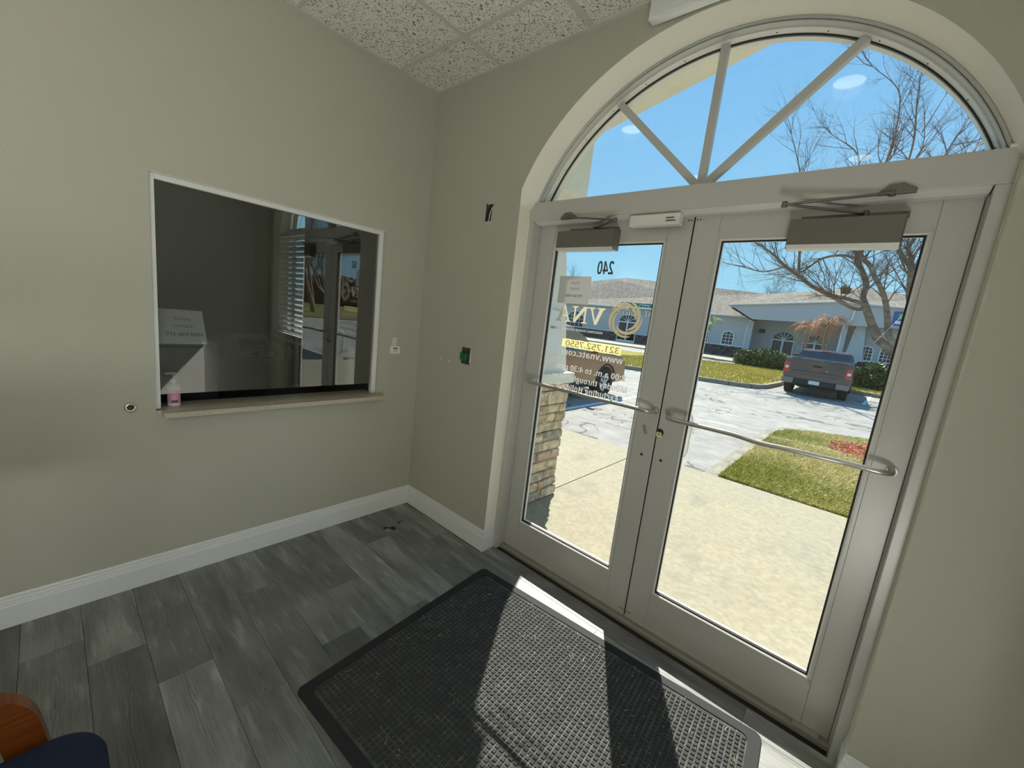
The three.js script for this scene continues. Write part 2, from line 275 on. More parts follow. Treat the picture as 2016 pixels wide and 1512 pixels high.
// baseboards: tall with a double bead
{
  const prof = [[0, 0], [.015, 0], [.015, .098], [.012, .102], [.0125, .108], [.0105, .112], [.0105, .122], [.008, .126], [.008, .139], [.004, .1444], [0, .1444]];
  const along = (pts, nrm) => loft(pts.map((p, i) => prof.map(([d, y]) => V(p[0] + nrm[i][0] * d, y, p[1] + nrm[i][1] * d))), true, true);
  const mk = (n, pts, nrm) => struct(n, along(pts, nrm), M.white);
  mk('baseboard_left', [[0, RZ], [0, 0]], [[1, -1], [1, 1]]);
  mk('baseboard_back', [[0, 0], [.872, 0], [.868, -.098]], [[1, 1], [1, 1], [1, 0]]);
  mk('baseboard_right_of_door', [[2.777, -.098], [2.774, 0], [RX, 0]], [[-1, 0], [-1, 1], [-1, 1]]);
  mk('baseboard_right', [[RX, 0], [RX, RZ]], [[-1, 1], [-1, -1]]);
}

// ------------------------------------------------------------------ door frame, transom, doors
const XL = .9056, LW = .914, XM = XL + LW, XR = XL + 2 * LW, ZD = -.178;
{
  const f = sgroup('trim_1');
  mesh('jamb', [bb(doorBoxL, .9040, -.05, 2.135, -.235, -.1, .003), bb(.9040, .9075, 0, 2.118, -.235, -.150)], M.alu, f);
  mesh('jamb', [bb(2.736, doorBoxR, -.05, 2.135, -.235, -.1, .003), bb(2.7325, 2.736, 0, 2.118, -.235, -.150)], M.alu, f);
  mesh('header', [bb(doorBoxL, doorBoxR, 2.135, 2.24, -.235, -.1, .003)], M.alu, f);
  mesh('stop', loft([.9075, 2.7325].map(x => [V(x, 2.135, -.105), V(x, 2.135, -.23), V(x, 2.1205, -.23), V(x, 2.1205, -.14)]), true, true), M.aluLight, f);
  mesh('ledge', bb(.868, .925, 2.236, 2.246, -.12, -.088, .002), M.aluLight, f);
  mesh('ledge', bb(2.742, 2.776, 2.236, 2.246, -.12, -.088, .002), M.aluLight, f);
  mesh('caulk_bead', [cyl(.004, .004, 2.1, 2.776, 1.15, -.098, 'y', 8), cyl(.003, .003, 2.1, .869, 1.1, -.1, 'y', 8)], M.reveal, f);
  const th = sgroup('trim_2');
  mesh('threshold', loft([.9056, XR].map(x => [V(x, -.02, -.137), V(x, .008, -.139), V(x, .013, -.152), V(x, .013, -.156), V(x, .0105, -.157), V(x, .0105, -.161), V(x, .013, -.162), V(x, .013, -.225), V(x, -.02, -.26)]), true, true), std({ color: lin(.34, .32, .28), roughness: .5, metalness: .4 }), th);
  mesh('dark_strip', bb(.9056, XR, -.02, -.008, -.137, -.1), M.black, th);  // black strip along the dark gap before the threshold
  mesh('pivot_plate', bb(2.61, 2.70, .0125, .0145, -.172, -.141), M.steel, th);
}
{ // fan window over the doors
  const w = sgroup('window_2');
  const ring = (prof) => { const rows = prof.map(([R, z]) => arcTo(R, 2.24).map(p => V(p[0], p[1], z))); return loft([...rows.map(x => x)], false); };
  const R0 = .997;
  mesh('window_frame', ring([[R0 + .012, -.236], [R0, -.108], [R0 - .006, -.106], [R0 - .009, -.110], [R0 - .0095, -.122], [R0 - .0115, -.122], [R0 - .012, -.112], [R0 - .016, -.111], [R0 - .016, -.146]]), M.alu, w);
  mesh('glazing_stop', ring([[R0 - .016, -.146], [R0 - .020, -.146], [R0 - .020, -.182], [R0 - .014, -.184]]), M.aluLight, w);
  mesh('gasket', ring([[R0 - .012, -.183], [R0 - .024, -.184], [R0 - .024, -.190], [R0 - .012, -.192]]), M.black, w);
  mesh('outer_stop', ring([[R0 - .010, -.198], [R0 - .024, -.198], [R0 - .024, -.230], [R0 - .005, -.232]]), M.aluLight, w);
  const pa = arcTo(R0 - .014, 2.24), ps = new THREE.Shape(pa.map(p => new THREE.Vector2(...p)));
  mesh('pane', poly(ps, .006).translate(0, 0, -.198), M.glass, w);
  const hub = [1.82, 2.24];
  for (const [x, y] of [[1.341, 2.705], [1.821, 2.845], [2.321, 2.705]]) {
    const dx = x - hub[0], dy = y - hub[1], L = Math.hypot(dx, dy), g = bb(-.017, .017, .004, L, -.19, -.160, .003).rotateZ(-Math.atan2(dx, dy)).translate(hub[0], hub[1], 0);
    mesh('mullion', g, M.alu, w);
  }
  for (let i = 0; i < 13; i++) { const a = .43 + i * (PI - .86) / 12, R = R0 - .0195; mesh('screw', cyl(.0035, .0035, .003, AC[0] + R * Math.cos(a), AC[1] + R * Math.sin(a), -.166, 'y', 8), M.dark, w); }
  mesh('screw', new THREE.SphereGeometry(.007, 10, 8).translate(1.821, 2.846, -.158), M.dark, w);
}
const font = {}; for (const [k, n] of [['sans', 'sans_regular'], ['bold', 'sans_bold'], ['serif', 'serif_bold']]) font[k] = await new FontLoader().loadAsync('fonts/droid/droid_' + n + '.typeface.json');
// letters as flat shapes, x from 0 to width, base line at 0
function letters(s, f, height, width) {
  const g = new THREE.ShapeGeometry(font[f].generateShapes(s, 1), 6); g.computeBoundingBox(); const b = g.boundingBox, k = new THREE.ShapeGeometry(font[f].generateShapes('0', 1), 4); k.computeBoundingBox();
  const sy = height / (k.boundingBox.max.y - k.boundingBox.min.y); g.translate(-b.min.x, 0, 0); g.scale(width ? width / (b.max.x - b.min.x) : sy, sy, 1); return g;
}
function makeDoor(n, x0, gl, gr) {
  const x1 = x0 + LW, d = sgroup('door_' + n), B = .012, T = 2.132, GB = .22, GT = 2.0143, zi = ZD, zo = ZD - .045, a = x0 + .003, b = x1 - .003, e = .0005;
  mesh('stile', bb(a, gl - .012, B, T, zo, zi, .0015), M.alu, d);
  mesh('stile', bb(gr + .012, b, B, T, zo, zi, .0015), M.alu, d);
  mesh('stile_lip', bb(gl - .012 + e, gl, GB - .02, GT + .02, zo, zi - .0004), M.alu, d);
  mesh('stile_lip', bb(gr, gr + .012 - e, GB - .02, GT + .02, zo, zi - .0004), M.alu, d);
  mesh('rail', bb(gl - .012 + e, gr + .012 - e, GT, T, zo, zi - .0004, .0015), M.alu, d);
  mesh('rail', bb(gl - .012 + e, gr + .012 - e, B, GB, zo, zi - .0004, .0015), M.alu, d);
  // bead that holds the glass, its pale colour standing for caught light, and a black gasket
  const rect = (o, z) => [V(gl + o, GB + o, z), V(gr - o, GB + o, z), V(gr - o, GT - o, z), V(gl + o, GT - o, z)];
  mesh('bead', loft([rect(-.001, zi + .0005), rect(.002, zi + .0015), rect(.006, zi - .004), rect(.006, zi - .012)], true), M.aluLight, d);
  mesh('bead', loft([rect(.008, zo + .012), rect(.008, zo - .001), rect(0, zo - .001)], true), M.aluLight, d);
  mesh('gasket', loft([rect(-.002, zi - .010), rect(.0125, zi - .011), rect(.0125, zi - .018), rect(-.002, zi - .019)], true), M.black, d);
  mesh('pane', bb(gl - .006, gr + .006, GB - .006, GT + .006, zi - .025, zi - .019), M.glass, d);
  return d;
}
const door1 = makeDoor(1, XL, 1.0235, 1.692), door2 = makeDoor(2, XM, 1.947, 2.6235);
mesh('weatherstrip', bb(XM - .0055, XM - .0028, .015, 2.12, -.21, -.181), M.black, door1);
mesh('weatherstrip', bb(XM + .0028, XM + .0055, .015, 2.12, -.21, -.181), M.black, door2);
mesh('astragal', bb(XM - .0028, XM + .0028, .015, 2.12, -.205, -.195), M.black, door2);
for (const [d, x] of [[door1, XM - .02], [door2, XM + .02]]) for (const y of [2.105, .045]) for (const k of [-.007, .007]) mesh('screw', cyl(.0035, .0035, .002, x + k, y, ZD, 'z', 10), M.black, d);
function pushBar(d, x0, x1, y, bend) {
  const p = grp('push_bar', [0, 0, 0], 0, d), z = -.113, m = (x0 + x1) / 2;
  const pts = [[x0, y, ZD], [x0 + .004, y, z - .02], [x0 + .025, y, z], [x0 + .2, y, z]].concat(bend).concat([[x1 - .15, y, z], [x1 - .025, y, z], [x1 - .004, y, z - .02], [x1, y, ZD]]);
  mesh('bar', pipe(pts, .0105, 96, 14), M.steel, p);
  for (const x of [x0, x1]) mesh('flange', cyl(.019, .017, .008, x, y, ZD + .004, 'z', 20), M.steel, p);
}
pushBar(door1, .972, 1.795, 1.178, [[1.33, 1.178, -.113], [1.43, 1.176, -.105], [1.55, 1.178, -.105]]);
pushBar(door2, 1.871, 2.694, 1.168, [[2.18, 1.168, -.113], [2.27, 1.162, -.108], [2.38, 1.166, -.107], [2.48, 1.167, -.11]]);
function pullHandle(d, x, sgn) { const p = grp('pull_handle', [0, 0, 0], 0, d), z = ZD - .045; mesh('handle', pipe([[x, 1.19, z], [x, 1.19, z - .04], [x + sgn * .03, 1.17, z - .06], [x + sgn * .035, 1.05, z - .065], [x + sgn * .03, .965, z - .06], [x, .945, z - .04], [x, .945, z]], .0125, 60, 12), M.aluLight, p); }
pullHandle(door2, 1.905, 1); pullHandle(door1, 1.735, -1);
{ // locks
  const a = grp('lock', [1.766, 1.066, ZD], 0, door1); mesh('rose', cyl(.019, .018, .006, 0, 0, .003, 'z', 24), M.alu, a); mesh('thumb_turn', bb(-.006, .006, -.017, .017, .006, .024, .003).rotateZ(.55), M.steel, a);
  const b = grp('lock', [1.836, 1.069, ZD], 0, door2); mesh('rose', cyl(.019, .018, .006, 0, .004, .003, 'z', 24), M.black, b); mesh('sticker', bb(-.014, .012, -.018, .006, .0062, .0075), std({ color: lin(.78, .72, .42) }), b);
  mesh('sticker_print', [bb(-.009, .007, -.002, .002, .0075, .008), bb(-.009, .007, -.010, -.006, .0075, .008)], std({ color: lin(.2, .2, .03) }), b);
  for (const [d, x] of [[door1, 1.762], [door2, 1.865]]) { const k = grp('keyhole', [x, .933, ZD], 0, d); mesh('hole', cyl(.008, .008, .002, 0, 0, .0005, 'z', 12), M.black, k); mesh('ring', new THREE.TorusGeometry(.0085, .0015, 6, 20).translate(0, 0, .001), M.alu, k); }
}
function closer(d, x0, x1, y0, y1, flip) {
  const c = grp('door_closer', [0, 0, 0], 0, d), za = ZD, zb = -.116;
  mesh('cover', loft([[x0, x1, y0, y1, za], [x0, x1, y0, y1, zb - .010], [x0 + (flip ? .004 : .004), x1 - .004, y0 + .012, y1 - .004, zb]].map(([a, b, p, q, z]) => [V(a, p, z), V(b, p, z), V(b, q, z), V(a, q, z)]), true, true), M.closer, c);
  mesh('cover_edge', loft([x0 + .004, x1 - .004].map(x => [V(x, y0 - .002, za + .004), V(x, y0 - .002, zb - .008), V(x, y0 + .012, zb + .0015), V(x, y0 + .012, zb - .012), V(x, y0 + .002, za + .004)]), true, true), M.aluLight, c);
  mesh('base_plate', bb(flip ? x0 + .03 : x0 + .06, flip ? x1 + .004 : x1 - .01, y1 - .004, y1 + .016, za, za + .022), M.closer, c);
  mesh('screw', cyl(.006, .006, .003, flip ? x1 - .01 : x0 + .075, y1 + .005, za + .023, 'z', 10), M.dark, c);
}
closer(door1, 1.078, 1.447, 1.970, 2.076, false); closer(door2, 2.213, 2.556, 1.959, 2.070, true);
{ // closer arms, elbows standing into the room
  const arm = (d, pts, foot) => {
    const a = grp('closer_arm', [0, 0, 0], 0, d);
    for (let i = 0; i < pts.length - 1; i++) { const p = V(...pts[i]), q = V(...pts[i + 1]), L = p.distanceTo(q), g = bc(L, .007, .018, 0, 0, 0, .003); const m = new THREE.Matrix4().makeBasis(q.clone().sub(p).normalize(), V(0, 1, 0), q.clone().sub(p).normalize().cross(V(0, 1, 0)).normalize()); mesh('link', g.applyMatrix4(m.setPosition(p.add(q).multiplyScalar(.5))), M.closer, a); }
    for (const p of pts) mesh('pivot', cyl(.011, .009, .02, ...p, 'y', 14), M.closer, a);
    mesh('foot', poly([[-.045, 0], [-.02, .022], [.015, .024], [.05, .004], [.05, -.006], [-.045, -.008]], .012, .002).translate(...foot), M.closer, a);
  };
  arm(door2, [[2.44, 2.083, -.15], [2.20, 2.100, -.02], [2.50, 2.132, -.092]], [2.51, 2.136, -.102]);
  arm(door1, [[1.30, 2.088, -.15], [1.475, 2.098, -.05], [1.15, 2.140, -.088]], [1.155, 2.140, -.102]);
}
{ // magnetic contact box on the header
  const s = grp('door_contact', [1.654, 2.096, -.112]); tag(s, 'small off-white plastic box fixed at the header between the two doors', 'sensor');
  mesh('case', bb(-.124, .126, -.024, .028, -.03, .018, .005), M.aluLight, s);
  mesh('print', [bb(.06, .10, .004, .009, .018, .0185), bb(.06, .11, -.010, -.005, .018, .0185), bb(.066, .1, -.002, 0, .018, .0185)], M.dark, s);
}
{ // vinyl lettering on the outside of the left door, so mirrored from the room
  const vinyl = phy({ color: lin(.62, .62, .59), roughness: 1, transmission: .24, thickness: 0, side: THREE.DoubleSide });
  const gold = phy({ color: lin(.74, .67, .48), roughness: 1, transmission: .32, thickness: 0, side: THREE.DoubleSide });
  const Zt = ZD - .0272;
  const put = (name, s, f, h, xl, xr, y, m) => { const t = mesh(name, letters(s, f, h, xr - xl), m, door1); t.rotation.y = PI; t.position.set(xr, y, Zt); };
  put('number_lettering', '240', 'bold', .073, 1.321, 1.422, 1.852, std({ color: lin(.02, .05, .05) }));
  put('logo_lettering', 'VNA', 'serif', .098, 1.08, 1.41, 1.571, gold);
  put('lettering', 'VISITING NURSE ASSOCIATION', 'bold', .013, 1.076, 1.415, 1.523, vinyl);
  put('lettering', 'www.vnatc.com', 'bold', .037, 1.157, 1.563, 1.376, vinyl);
  put('lettering', '8:00 a.m. to 4:30 p.m.', 'bold', .034, 1.125, 1.593, 1.287, vinyl);
  put('lettering', 'Monday through Friday', 'bold', .034, 1.111, 1.610, 1.226, vinyl);
  put('lettering', 'Excluding Holidays', 'bold', .034, 1.150, 1.566, 1.168, vinyl);
  put('phone_lettering', '321.752.7550', 'sans', .034, 1.178, 1.532, 1.430, std({ color: lin(.20, .15, .02) }));
  const tp = []; const r = rng(8), N = 24; for (let i = 0; i <= N; i++) tp.push([1.152 + .39 * i / N + (i % N ? 0 : (r() - .5) * .01), 1.422 + (r() - .5) * .004]); for (let i = N; i >= 0; i--) tp.push([1.152 + .39 * i / N, 1.4705 + (r() - .5) * .003]);
  mesh('yellow_tape', poly(tp, .0004).translate(0, 0, Zt - .0012), phy({ color: lin(.96, .92, .62), roughness: 1, transmission: .62, thickness: 0 }), door1);
  // swirl of overlapping crescents
  const blades = [], cx = 1.534, cy = 1.617;
  for (let k = 0; k < 5; k++) {
    const o = [], n = []; for (let i = 0; i <= 24; i++) { const t = i / 24, a = k * PI * .4 + t * 2.7, rr = .056 + .042 * t, w = .0175 * Math.max(0, Math.sin(PI * Math.min(1, t))) ** .55; o.push([cx + (rr + w * .5) * Math.cos(a), cy + (rr + w * .5) * Math.sin(a)]); n.push([cx + (rr - w * .5) * Math.cos(a), cy + (rr - w * .5) * Math.sin(a)]); }
    blades.push(poly([...o, ...n.reverse()], .0003));
  }
  for (const b of blades) mesh('logo_swirl', b.translate(0, 0, Zt - .0003), gold, door1);
  const paper = phy({ color: lin(.70, .70, .68), roughness: 1, transmission: .36, thickness: 0 });
  const ink = std({ color: lin(.16, .16, .16) });
  const p = grp('paper_notice', [1.19, 1.757, ZD - .0175]); tag(p, 'white paper notice taped inside the left door glass, its print showing reversed', 'notice');
  mesh('sheet', bb(-.107, .109, -.079, .079, -.0005, 0), paper, p);
  for (const [s, f, h, w, y] of [['Phone', 'sans', .014, .052, .035], ['contact:', 'sans', .014, .066, .002], ['772-567-5551', 'bold', .015, .118, -.040]]) { const t = mesh('print', letters(s, f, h, w), ink, p); t.material = ink.clone(); t.material.side = THREE.DoubleSide; t.rotation.y = PI; t.position.set(w / 2 + .005, y, .0006); }
}

// ------------------------------------------------------------------ reception window
{
  const w = sgroup('window_1');
  const fb = (y0, y1, z0, z1) => bb(-.060, -.026, y0, y1, z0, z1, .002);
  mesh('window_frame', [fb(.915, WY1, WZ0, WZ0 + .028), fb(.915, WY1, WZ1 - .022, WZ1), fb(WY1 - .024, WY1, WZ0 + .028, WZ1 - .022)], M.white, w);
  mesh('pane', bb(-.046, -.040, .985, WY1 - .02, WZ0 + .02, WZ1 - .018), M.officeGlass, w);
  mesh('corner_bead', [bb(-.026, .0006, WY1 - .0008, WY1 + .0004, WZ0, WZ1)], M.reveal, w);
  const c = grp('counter', [0, .9, .907]); tag(c, 'speckled pale stone counter slab running through the reception window', 'counter');
  mesh('slab', [bb(0, .066, -.015, .012, -.596, .592, .003), bb(-.17, 0, -.015, .012, -.577, .611, .001)], M.quartz, c);
}
{ // leaning paper sign behind the glass
  const s = grp('paper_sign', [-.064, 1.238, 1.395]); tag(s, 'white paper sign leaning behind the reception glass giving a phone contact number', 'sign');
  const tilt = -.60, g = new THREE.BoxGeometry(.20, .2, .0012, 12, 1, 1), p = g.attributes.position; g.translate(0, .1, 0);
  for (let i = 0; i < p.count; i++) { const x = p.getX(i); p.setZ(i, p.getZ(i) - .25 * x * x); } g.computeVertexNormals();
  const sh = mesh('sheet', g, std({ color: lin(.90, .93, .95), roughness: .8 }), s); sh.rotation.set(tilt, 0, 0);
  s.rotation.y = PI / 2;
  for (const [t, f, h, w, y] of [['Phone', 'sans', .018, .066, .136], ['contact:', 'sans', .018, .082, .095], ['772-567-5551', 'bold', .018, .15, .046]]) { const m = mesh('print', letters(t, f, h, w), M.dark, sh); m.position.set(-w / 2 + .01, y, .0015); }
  // dark box it stands on
  const b = grp('monitor', [-.30, .74, 1.42]); tag(b, 'dark flat monitor back standing behind the leaning paper sign', 'monitor');
  mesh('screen', bb(-.02, .02, .12, .48, -.22, .13, .008), M.black, b); mesh('stand', bb(-.02, .01, .01, .2, -.06, .02, .004), M.black, b); mesh('foot', bb(-.09, .09, 0, .012, -.14, .1, .004), M.black, b);
}
{ // pump bottle behind the glass
  const t = grp('lotion_bottle', [-.085, .912, 1.436]); tag(t, 'white pump bottle with a pink label standing on the counter behind the glass', 'bottle');
  mesh('body', new THREE.LatheGeometry([[0, 0], [.024, 0], [.027, .004], [.027, .098], [.024, .108], [.012, .114], [.011, .122], [0, .122]].map(p => new THREE.Vector2(...p)), 32), std({ color: lin(.80, .78, .76), roughness: .35 }), t);
  const lab = new THREE.CylinderGeometry(.0274, .0274, .068, 32, 1, true, .35, 2.4).translate(0, .052, 0);
  mesh('label', lab, std({ color: lin(.66, .32, .42), roughness: .5, side: THREE.DoubleSide }), t);
  mesh('label_print', new THREE.CylinderGeometry(.0276, .0276, .012, 24, 1, true, 1.0, 1.0).translate(0, .028, 0), std({ color: lin(.10, .06, .12), side: THREE.DoubleSide }), t);
  const pu = grp('pump', [0, .122, 0], 0, t); mesh('collar', cyl(.0125, .0125, .016, 0, .008, 0, 'y', 24), M.white, pu); mesh('stem', cyl(.004, .004, .03, 0, .03, 0, 'y', 12), M.white, pu); mesh('nozzle', [bb(-.009, .009, .043, .054, -.012, .036, .004)], M.white, pu);
}
{ // office machines
  const k = grp('file_cabinet', [-2.22, 0, .50]); tag(k, 'dark low cabinet carrying the small machine in the office', 'cabinet');
  mesh('carcass', bb(-.35, .35, 0, .86, -.28, .28, .006), M.dark, k); for (let i = 0; i < 3; i++) mesh('drawer', bb(.35, .362, .06 + i * .265, .31 + i * .265, -.26, .26, .003), M.dark, k);
  const p = grp('label_printer', [-2.22, .872, .50]); tag(p, 'cream and black desktop machine on the dark cabinet in the office', 'printer');
  const sh = new THREE.Shape([[-.2, 0], [.2, 0], [.2, .05], [.12, .16], [-.14, .19], [-.2, .15]].map(q => new THREE.Vector2(...q)));
  mesh('housing', muv(poly(sh, .34, .008).translate(0, 0, -.17)), std({ color: lin(.62, .60, .52) }), p);
  mesh('window', muv(poly(new THREE.Shape([[.128, .158], [.19, .078], [.198, .085], [.136, .17]].map(q => new THREE.Vector2(...q))), .24).translate(0, 0, -.12)), M.black, p);
  mesh('badge', bb(.207, .211, .02, .042, -.03, .03), M.black, p); mesh('foot_plate', bb(-.21, .21, -.012, -.001, -.19, .19), M.black, p);
  const b = grp('tissue_box', [-2.05, .86, .17]); tag(b, 'small pale box beside the cream machine in the office', 'box'); mesh('carton', bb(-.06, .06, 0, .09, -.05, .05, .003), std({ color: lin(.42, .40, .34) }), b); mesh('tissue', muv(new THREE.ConeGeometry(.03, .05, 7).translate(0, .11, 0)), std({ color: lin(.6, .58, .52), side: 2 }), b);
  const d = grp('desk', [-.75, 0, 1.2]); tag(d, 'dark office desk below the reception counter', 'desk'); mesh('desktop', bb(-.5, .5, .71, .74, -1.0, 1.2, .004), M.dark, d); for (const [x, z] of [[-.47, -.97], [.47, -.97], [-.47, 1.17], [.47, 1.17]]) mesh('leg', bc(.04, .71, .04, x, .355, z), M.dark, d);
  const f = grp('paper_folder', [-.52, .741, .95], .3); tag(f, 'orange brown folder of papers lying on the dark desk', 'folder'); mesh('cover', bb(-.11, .11, 0, .012, -.15, .15, .003), std({ color: lin(.35, .10, .04) }), f); mesh('paper', bb(-.1, .112, .012, .016, -.14, .15), M.white, f);
}

// ------------------------------------------------------------------ fittings on the walls
{
  const b = grp('wall_bell', [0, .940, 1.6115]); tag(b, 'round domed steel ring with a dark centre on the wall left of the counter', 'push button');
  mesh('ring', new THREE.LatheGeometry([[.0115, .006], [.013, .011], [.017, .0125], [.021, .009], [.0235, .002], [.0235, 0]].map(q => new THREE.Vector2(...q)), 40).rotateZ(-PI / 2), std({ color: lin(.7, .68, .62), roughness: .22, metalness: 1, side: 2 }), b);
  mesh('core', new THREE.LatheGeometry([[0, .0035], [.006, .0035], [.0065, .007], [.010, .008], [.0118, .005], [.0118, 0]].map(q => new THREE.Vector2(...q)), 32).rotateZ(-PI / 2), M.dark, b);
  const k = grp('wall_keypad', [0, 1.262, .212]); tag(k, 'small white wall plate with yellow lines under a clear holder by the window', 'keypad');
  mesh('holder', bb(0, .010, -.015, .062, -.014, .022, .003), std({ color: lin(.62, .62, .60), roughness: .25 }), k);
  mesh('plate', bb(0, .016, -.058, -.002, -.040, .034, .004), M.white, k);
  mesh('yellow_line', [bb(.016, .0166, -.014, -.020, -.022, .018), bb(.016, .0166, -.032, -.026, -.016, .014), bb(.016, .0166, -.044, -.038, -.018, .016)].map(g => g), std({ color: lin(.45, .45, .05) }), k);
}
{ // cut hole with loose wires high on the door wall
  const h = grp('open_wall_box', [.622, 2.18, 0]); tag(h, 'open cut hole with loose dark wires high on the door wall', 'wall box');
  mesh('back', bb(-.03, .03, -.052, .055, .0004, .0012), M.black, h);
  mesh('torn_paper', poly([[-.036, -.062], [-.02, -.06], [-.028, .02], [-.018, .058], [.03, .06], [.034, .05], [-.012, .048], [-.02, -.05], [.02, -.052], [.03, .04], [.035, .03], [.028, -.06], [-.036, -.062]], .0012).translate(0, 0, .0004), std({ color: lin(.55, .50, .46) }), h);
  for (const pts of [[[-.02, .05, .002], [-.006, .01, .016], [-.02, -.048, .003]], [[.026, .048, .002], [.012, .02, .018], [-.004, -.01, .012], [-.012, -.05, .002]], [[.026, .03, .002], [.02, -.01, .012], [.004, -.05, .002]]]) mesh('wire', pipe(pts, .0035, 16, 6), pts[1][2] > .013 ? M.black : std({ color: lin(.6, .56, .5) }), h);
  const g = grp('switch_box', [.533, 1.268, 0]); tag(g, 'uncovered wall switch box with a green terminal block by the door', 'wall box');
  mesh('box', [bb(-.04, .04, -.055, .055, .0004, .004, .001)], M.dark, g);
  mesh('terminal', bb(-.038, .020, -.028, .018, .004, .022, .002), std({ color: lin(.015, .16, .07) }), g);
  for (const y of [-.012, 0, .01]) mesh('contact', bb(-.02, .012, y, y + .006, .022, .0235), std({ color: lin(.01, .09, .04) }), g);
  for (const y of [-.044, .044]) mesh('screw', cyl(.004, .004, .003, 0, y, .005, 'z', 10), M.steel, g);
  mesh('plaster_edge', poly([[.04, -.045], [.052, -.03], [.047, -.012], [.05, .01], [.042, .045], [.041, .045]], .0015).translate(0, 0, .0003), M.white, g);
  const sc = grp('plaster_patch', [.362, 1.204, 0]); tag(sc, 'small white plaster scuff beside the green switch box', 'scuff'); mesh('patch', poly([[-.01, -.004], [.006, -.006], [.012, 0], [.004, .005], [-.008, .003]], .0008).translate(0, 0, .0002), M.white, sc); mesh('patch', poly([[-.105, .002], [-.085, .001], [-.075, .005], [-.098, .006]], .0006).translate(0, 0, .0002), M.reveal, sc);
}
{ // emergency light at the ceiling over the door, only its lower corner in view
  const e = grp('emergency_light', [1.94, 2.96, 0]); tag(e, 'white emergency light housing over the doors at the top edge', 'light');
  mesh('housing', bb(-.395, .395, -.062, .030, .001, .052, .010), M.white, e); mesh('lens', bb(-.36, .36, -.065, -.061, .012, .044), std({ color: lin(.8, .8, .76), roughness: .2 }), e);
}
{ // dark adhesive left on the floor in the corner
  const r = grp('floor_residue', [0, 0, 0]); tag(r, 'torn black adhesive residue on the planks in the corner', 'stain');
  const blob = (cx, cz, w, d, seed) => { const q = rng(seed), p = []; for (let i = 0; i < 22; i++) { const a = i / 22 * 2 * PI, k = .55 + .6 * q(); p.push([cx + Math.cos(a) * w * k, -(cz + Math.sin(a) * d * k)]); } return poly(p, .0006).rotateX(-PI / 2); };
  mesh('patch', blob(.285, .315, .030, .028, 3), M.black, r); mesh('patch', blob(.255, .345, .018, .022, 5), M.black, r); mesh('patch', blob(.245, .235, .012, .016, 9), M.black, r); mesh('patch', blob(.232, .200, .006, .012, 11), M.black, r);
  const tp = std({ color: lin(.32, .31, .27) }); mesh('torn_backing', blob(.29, .345, .03, .022, 21), tp, r);
}

{ // unseen white cabinet by the right wall, placed to bounce sun towards the doors; shows as a reflection in the reception glass
  const c = grp('unseen_cabinet', [3.06, 0, 1.155]); tag(c, 'white cabinet out of view, placed to bounce sun, mirrored at the lower left of the reception glass', 'cabinet'); const wm = std({ color: lin(.80, .80, .77), roughness: .45 });
  mesh('carcass', bb(-.055, .053, .06, .83, -.46, .46, .004), wm, c); mesh('plinth', bb(-.04, .053, 0, .06, -.45, .45), wm, c); mesh('top', bb(-.075, .053, .83, .85, -.475, .475, .004), wm, c);
  for (const k of [0, 1]) { const d = mesh('door', bb(-.073, -.056, .07, .82, -.455 + k * .457, -.002 + k * .457, .003), wm, c); mesh('handle', bb(-.09, -.074, .45, .58, k ? .03 : -.045, k ? .045 : -.03, .003), M.steel, d); }
}
{ // fill lamp added beside the camera in place of bounced daylight: it lights the ceiling, the upper walls and the foot of the wall right of the doors
  const t = grp('fill_floor_light', [2.96, 0, 2.08]); tag(t, 'added low white fill light box by the right wall behind the white cabinet', 'lamp');
  mesh('case', [bb(-.15, .15, 0, .05, -.40, .40, .004), bb(-.15, -.138, .05, .12, -.40, .40), bb(.138, .15, .05, .22, -.40, .40), bb(-.138, .138, .05, .10, -.40, -.388), bb(-.138, .138, .05, .10, .388, .40)], M.white, t);
  const f = mesh('diffuser', bb(-.14, .14, -.004, .004, -.385, .385), std({ color: lin(.9, .9, .88), emissive: lin(1, 1, .95), emissiveIntensity: 5 }), t); f.position.y = .14; f.rotation.z = .35;
  const L = new THREE.RectAreaLight(new THREE.Color(1, 1, .95), FILL_FLOOR_I, .28, .76); L.name = 'lamp'; const h = new THREE.Group(); h.name = 'lamp_mount'; h.rotation.z = .35; h.position.set(-.004, .152, 0); L.rotation.x = PI / 2; h.add(L); t.add(h);
}
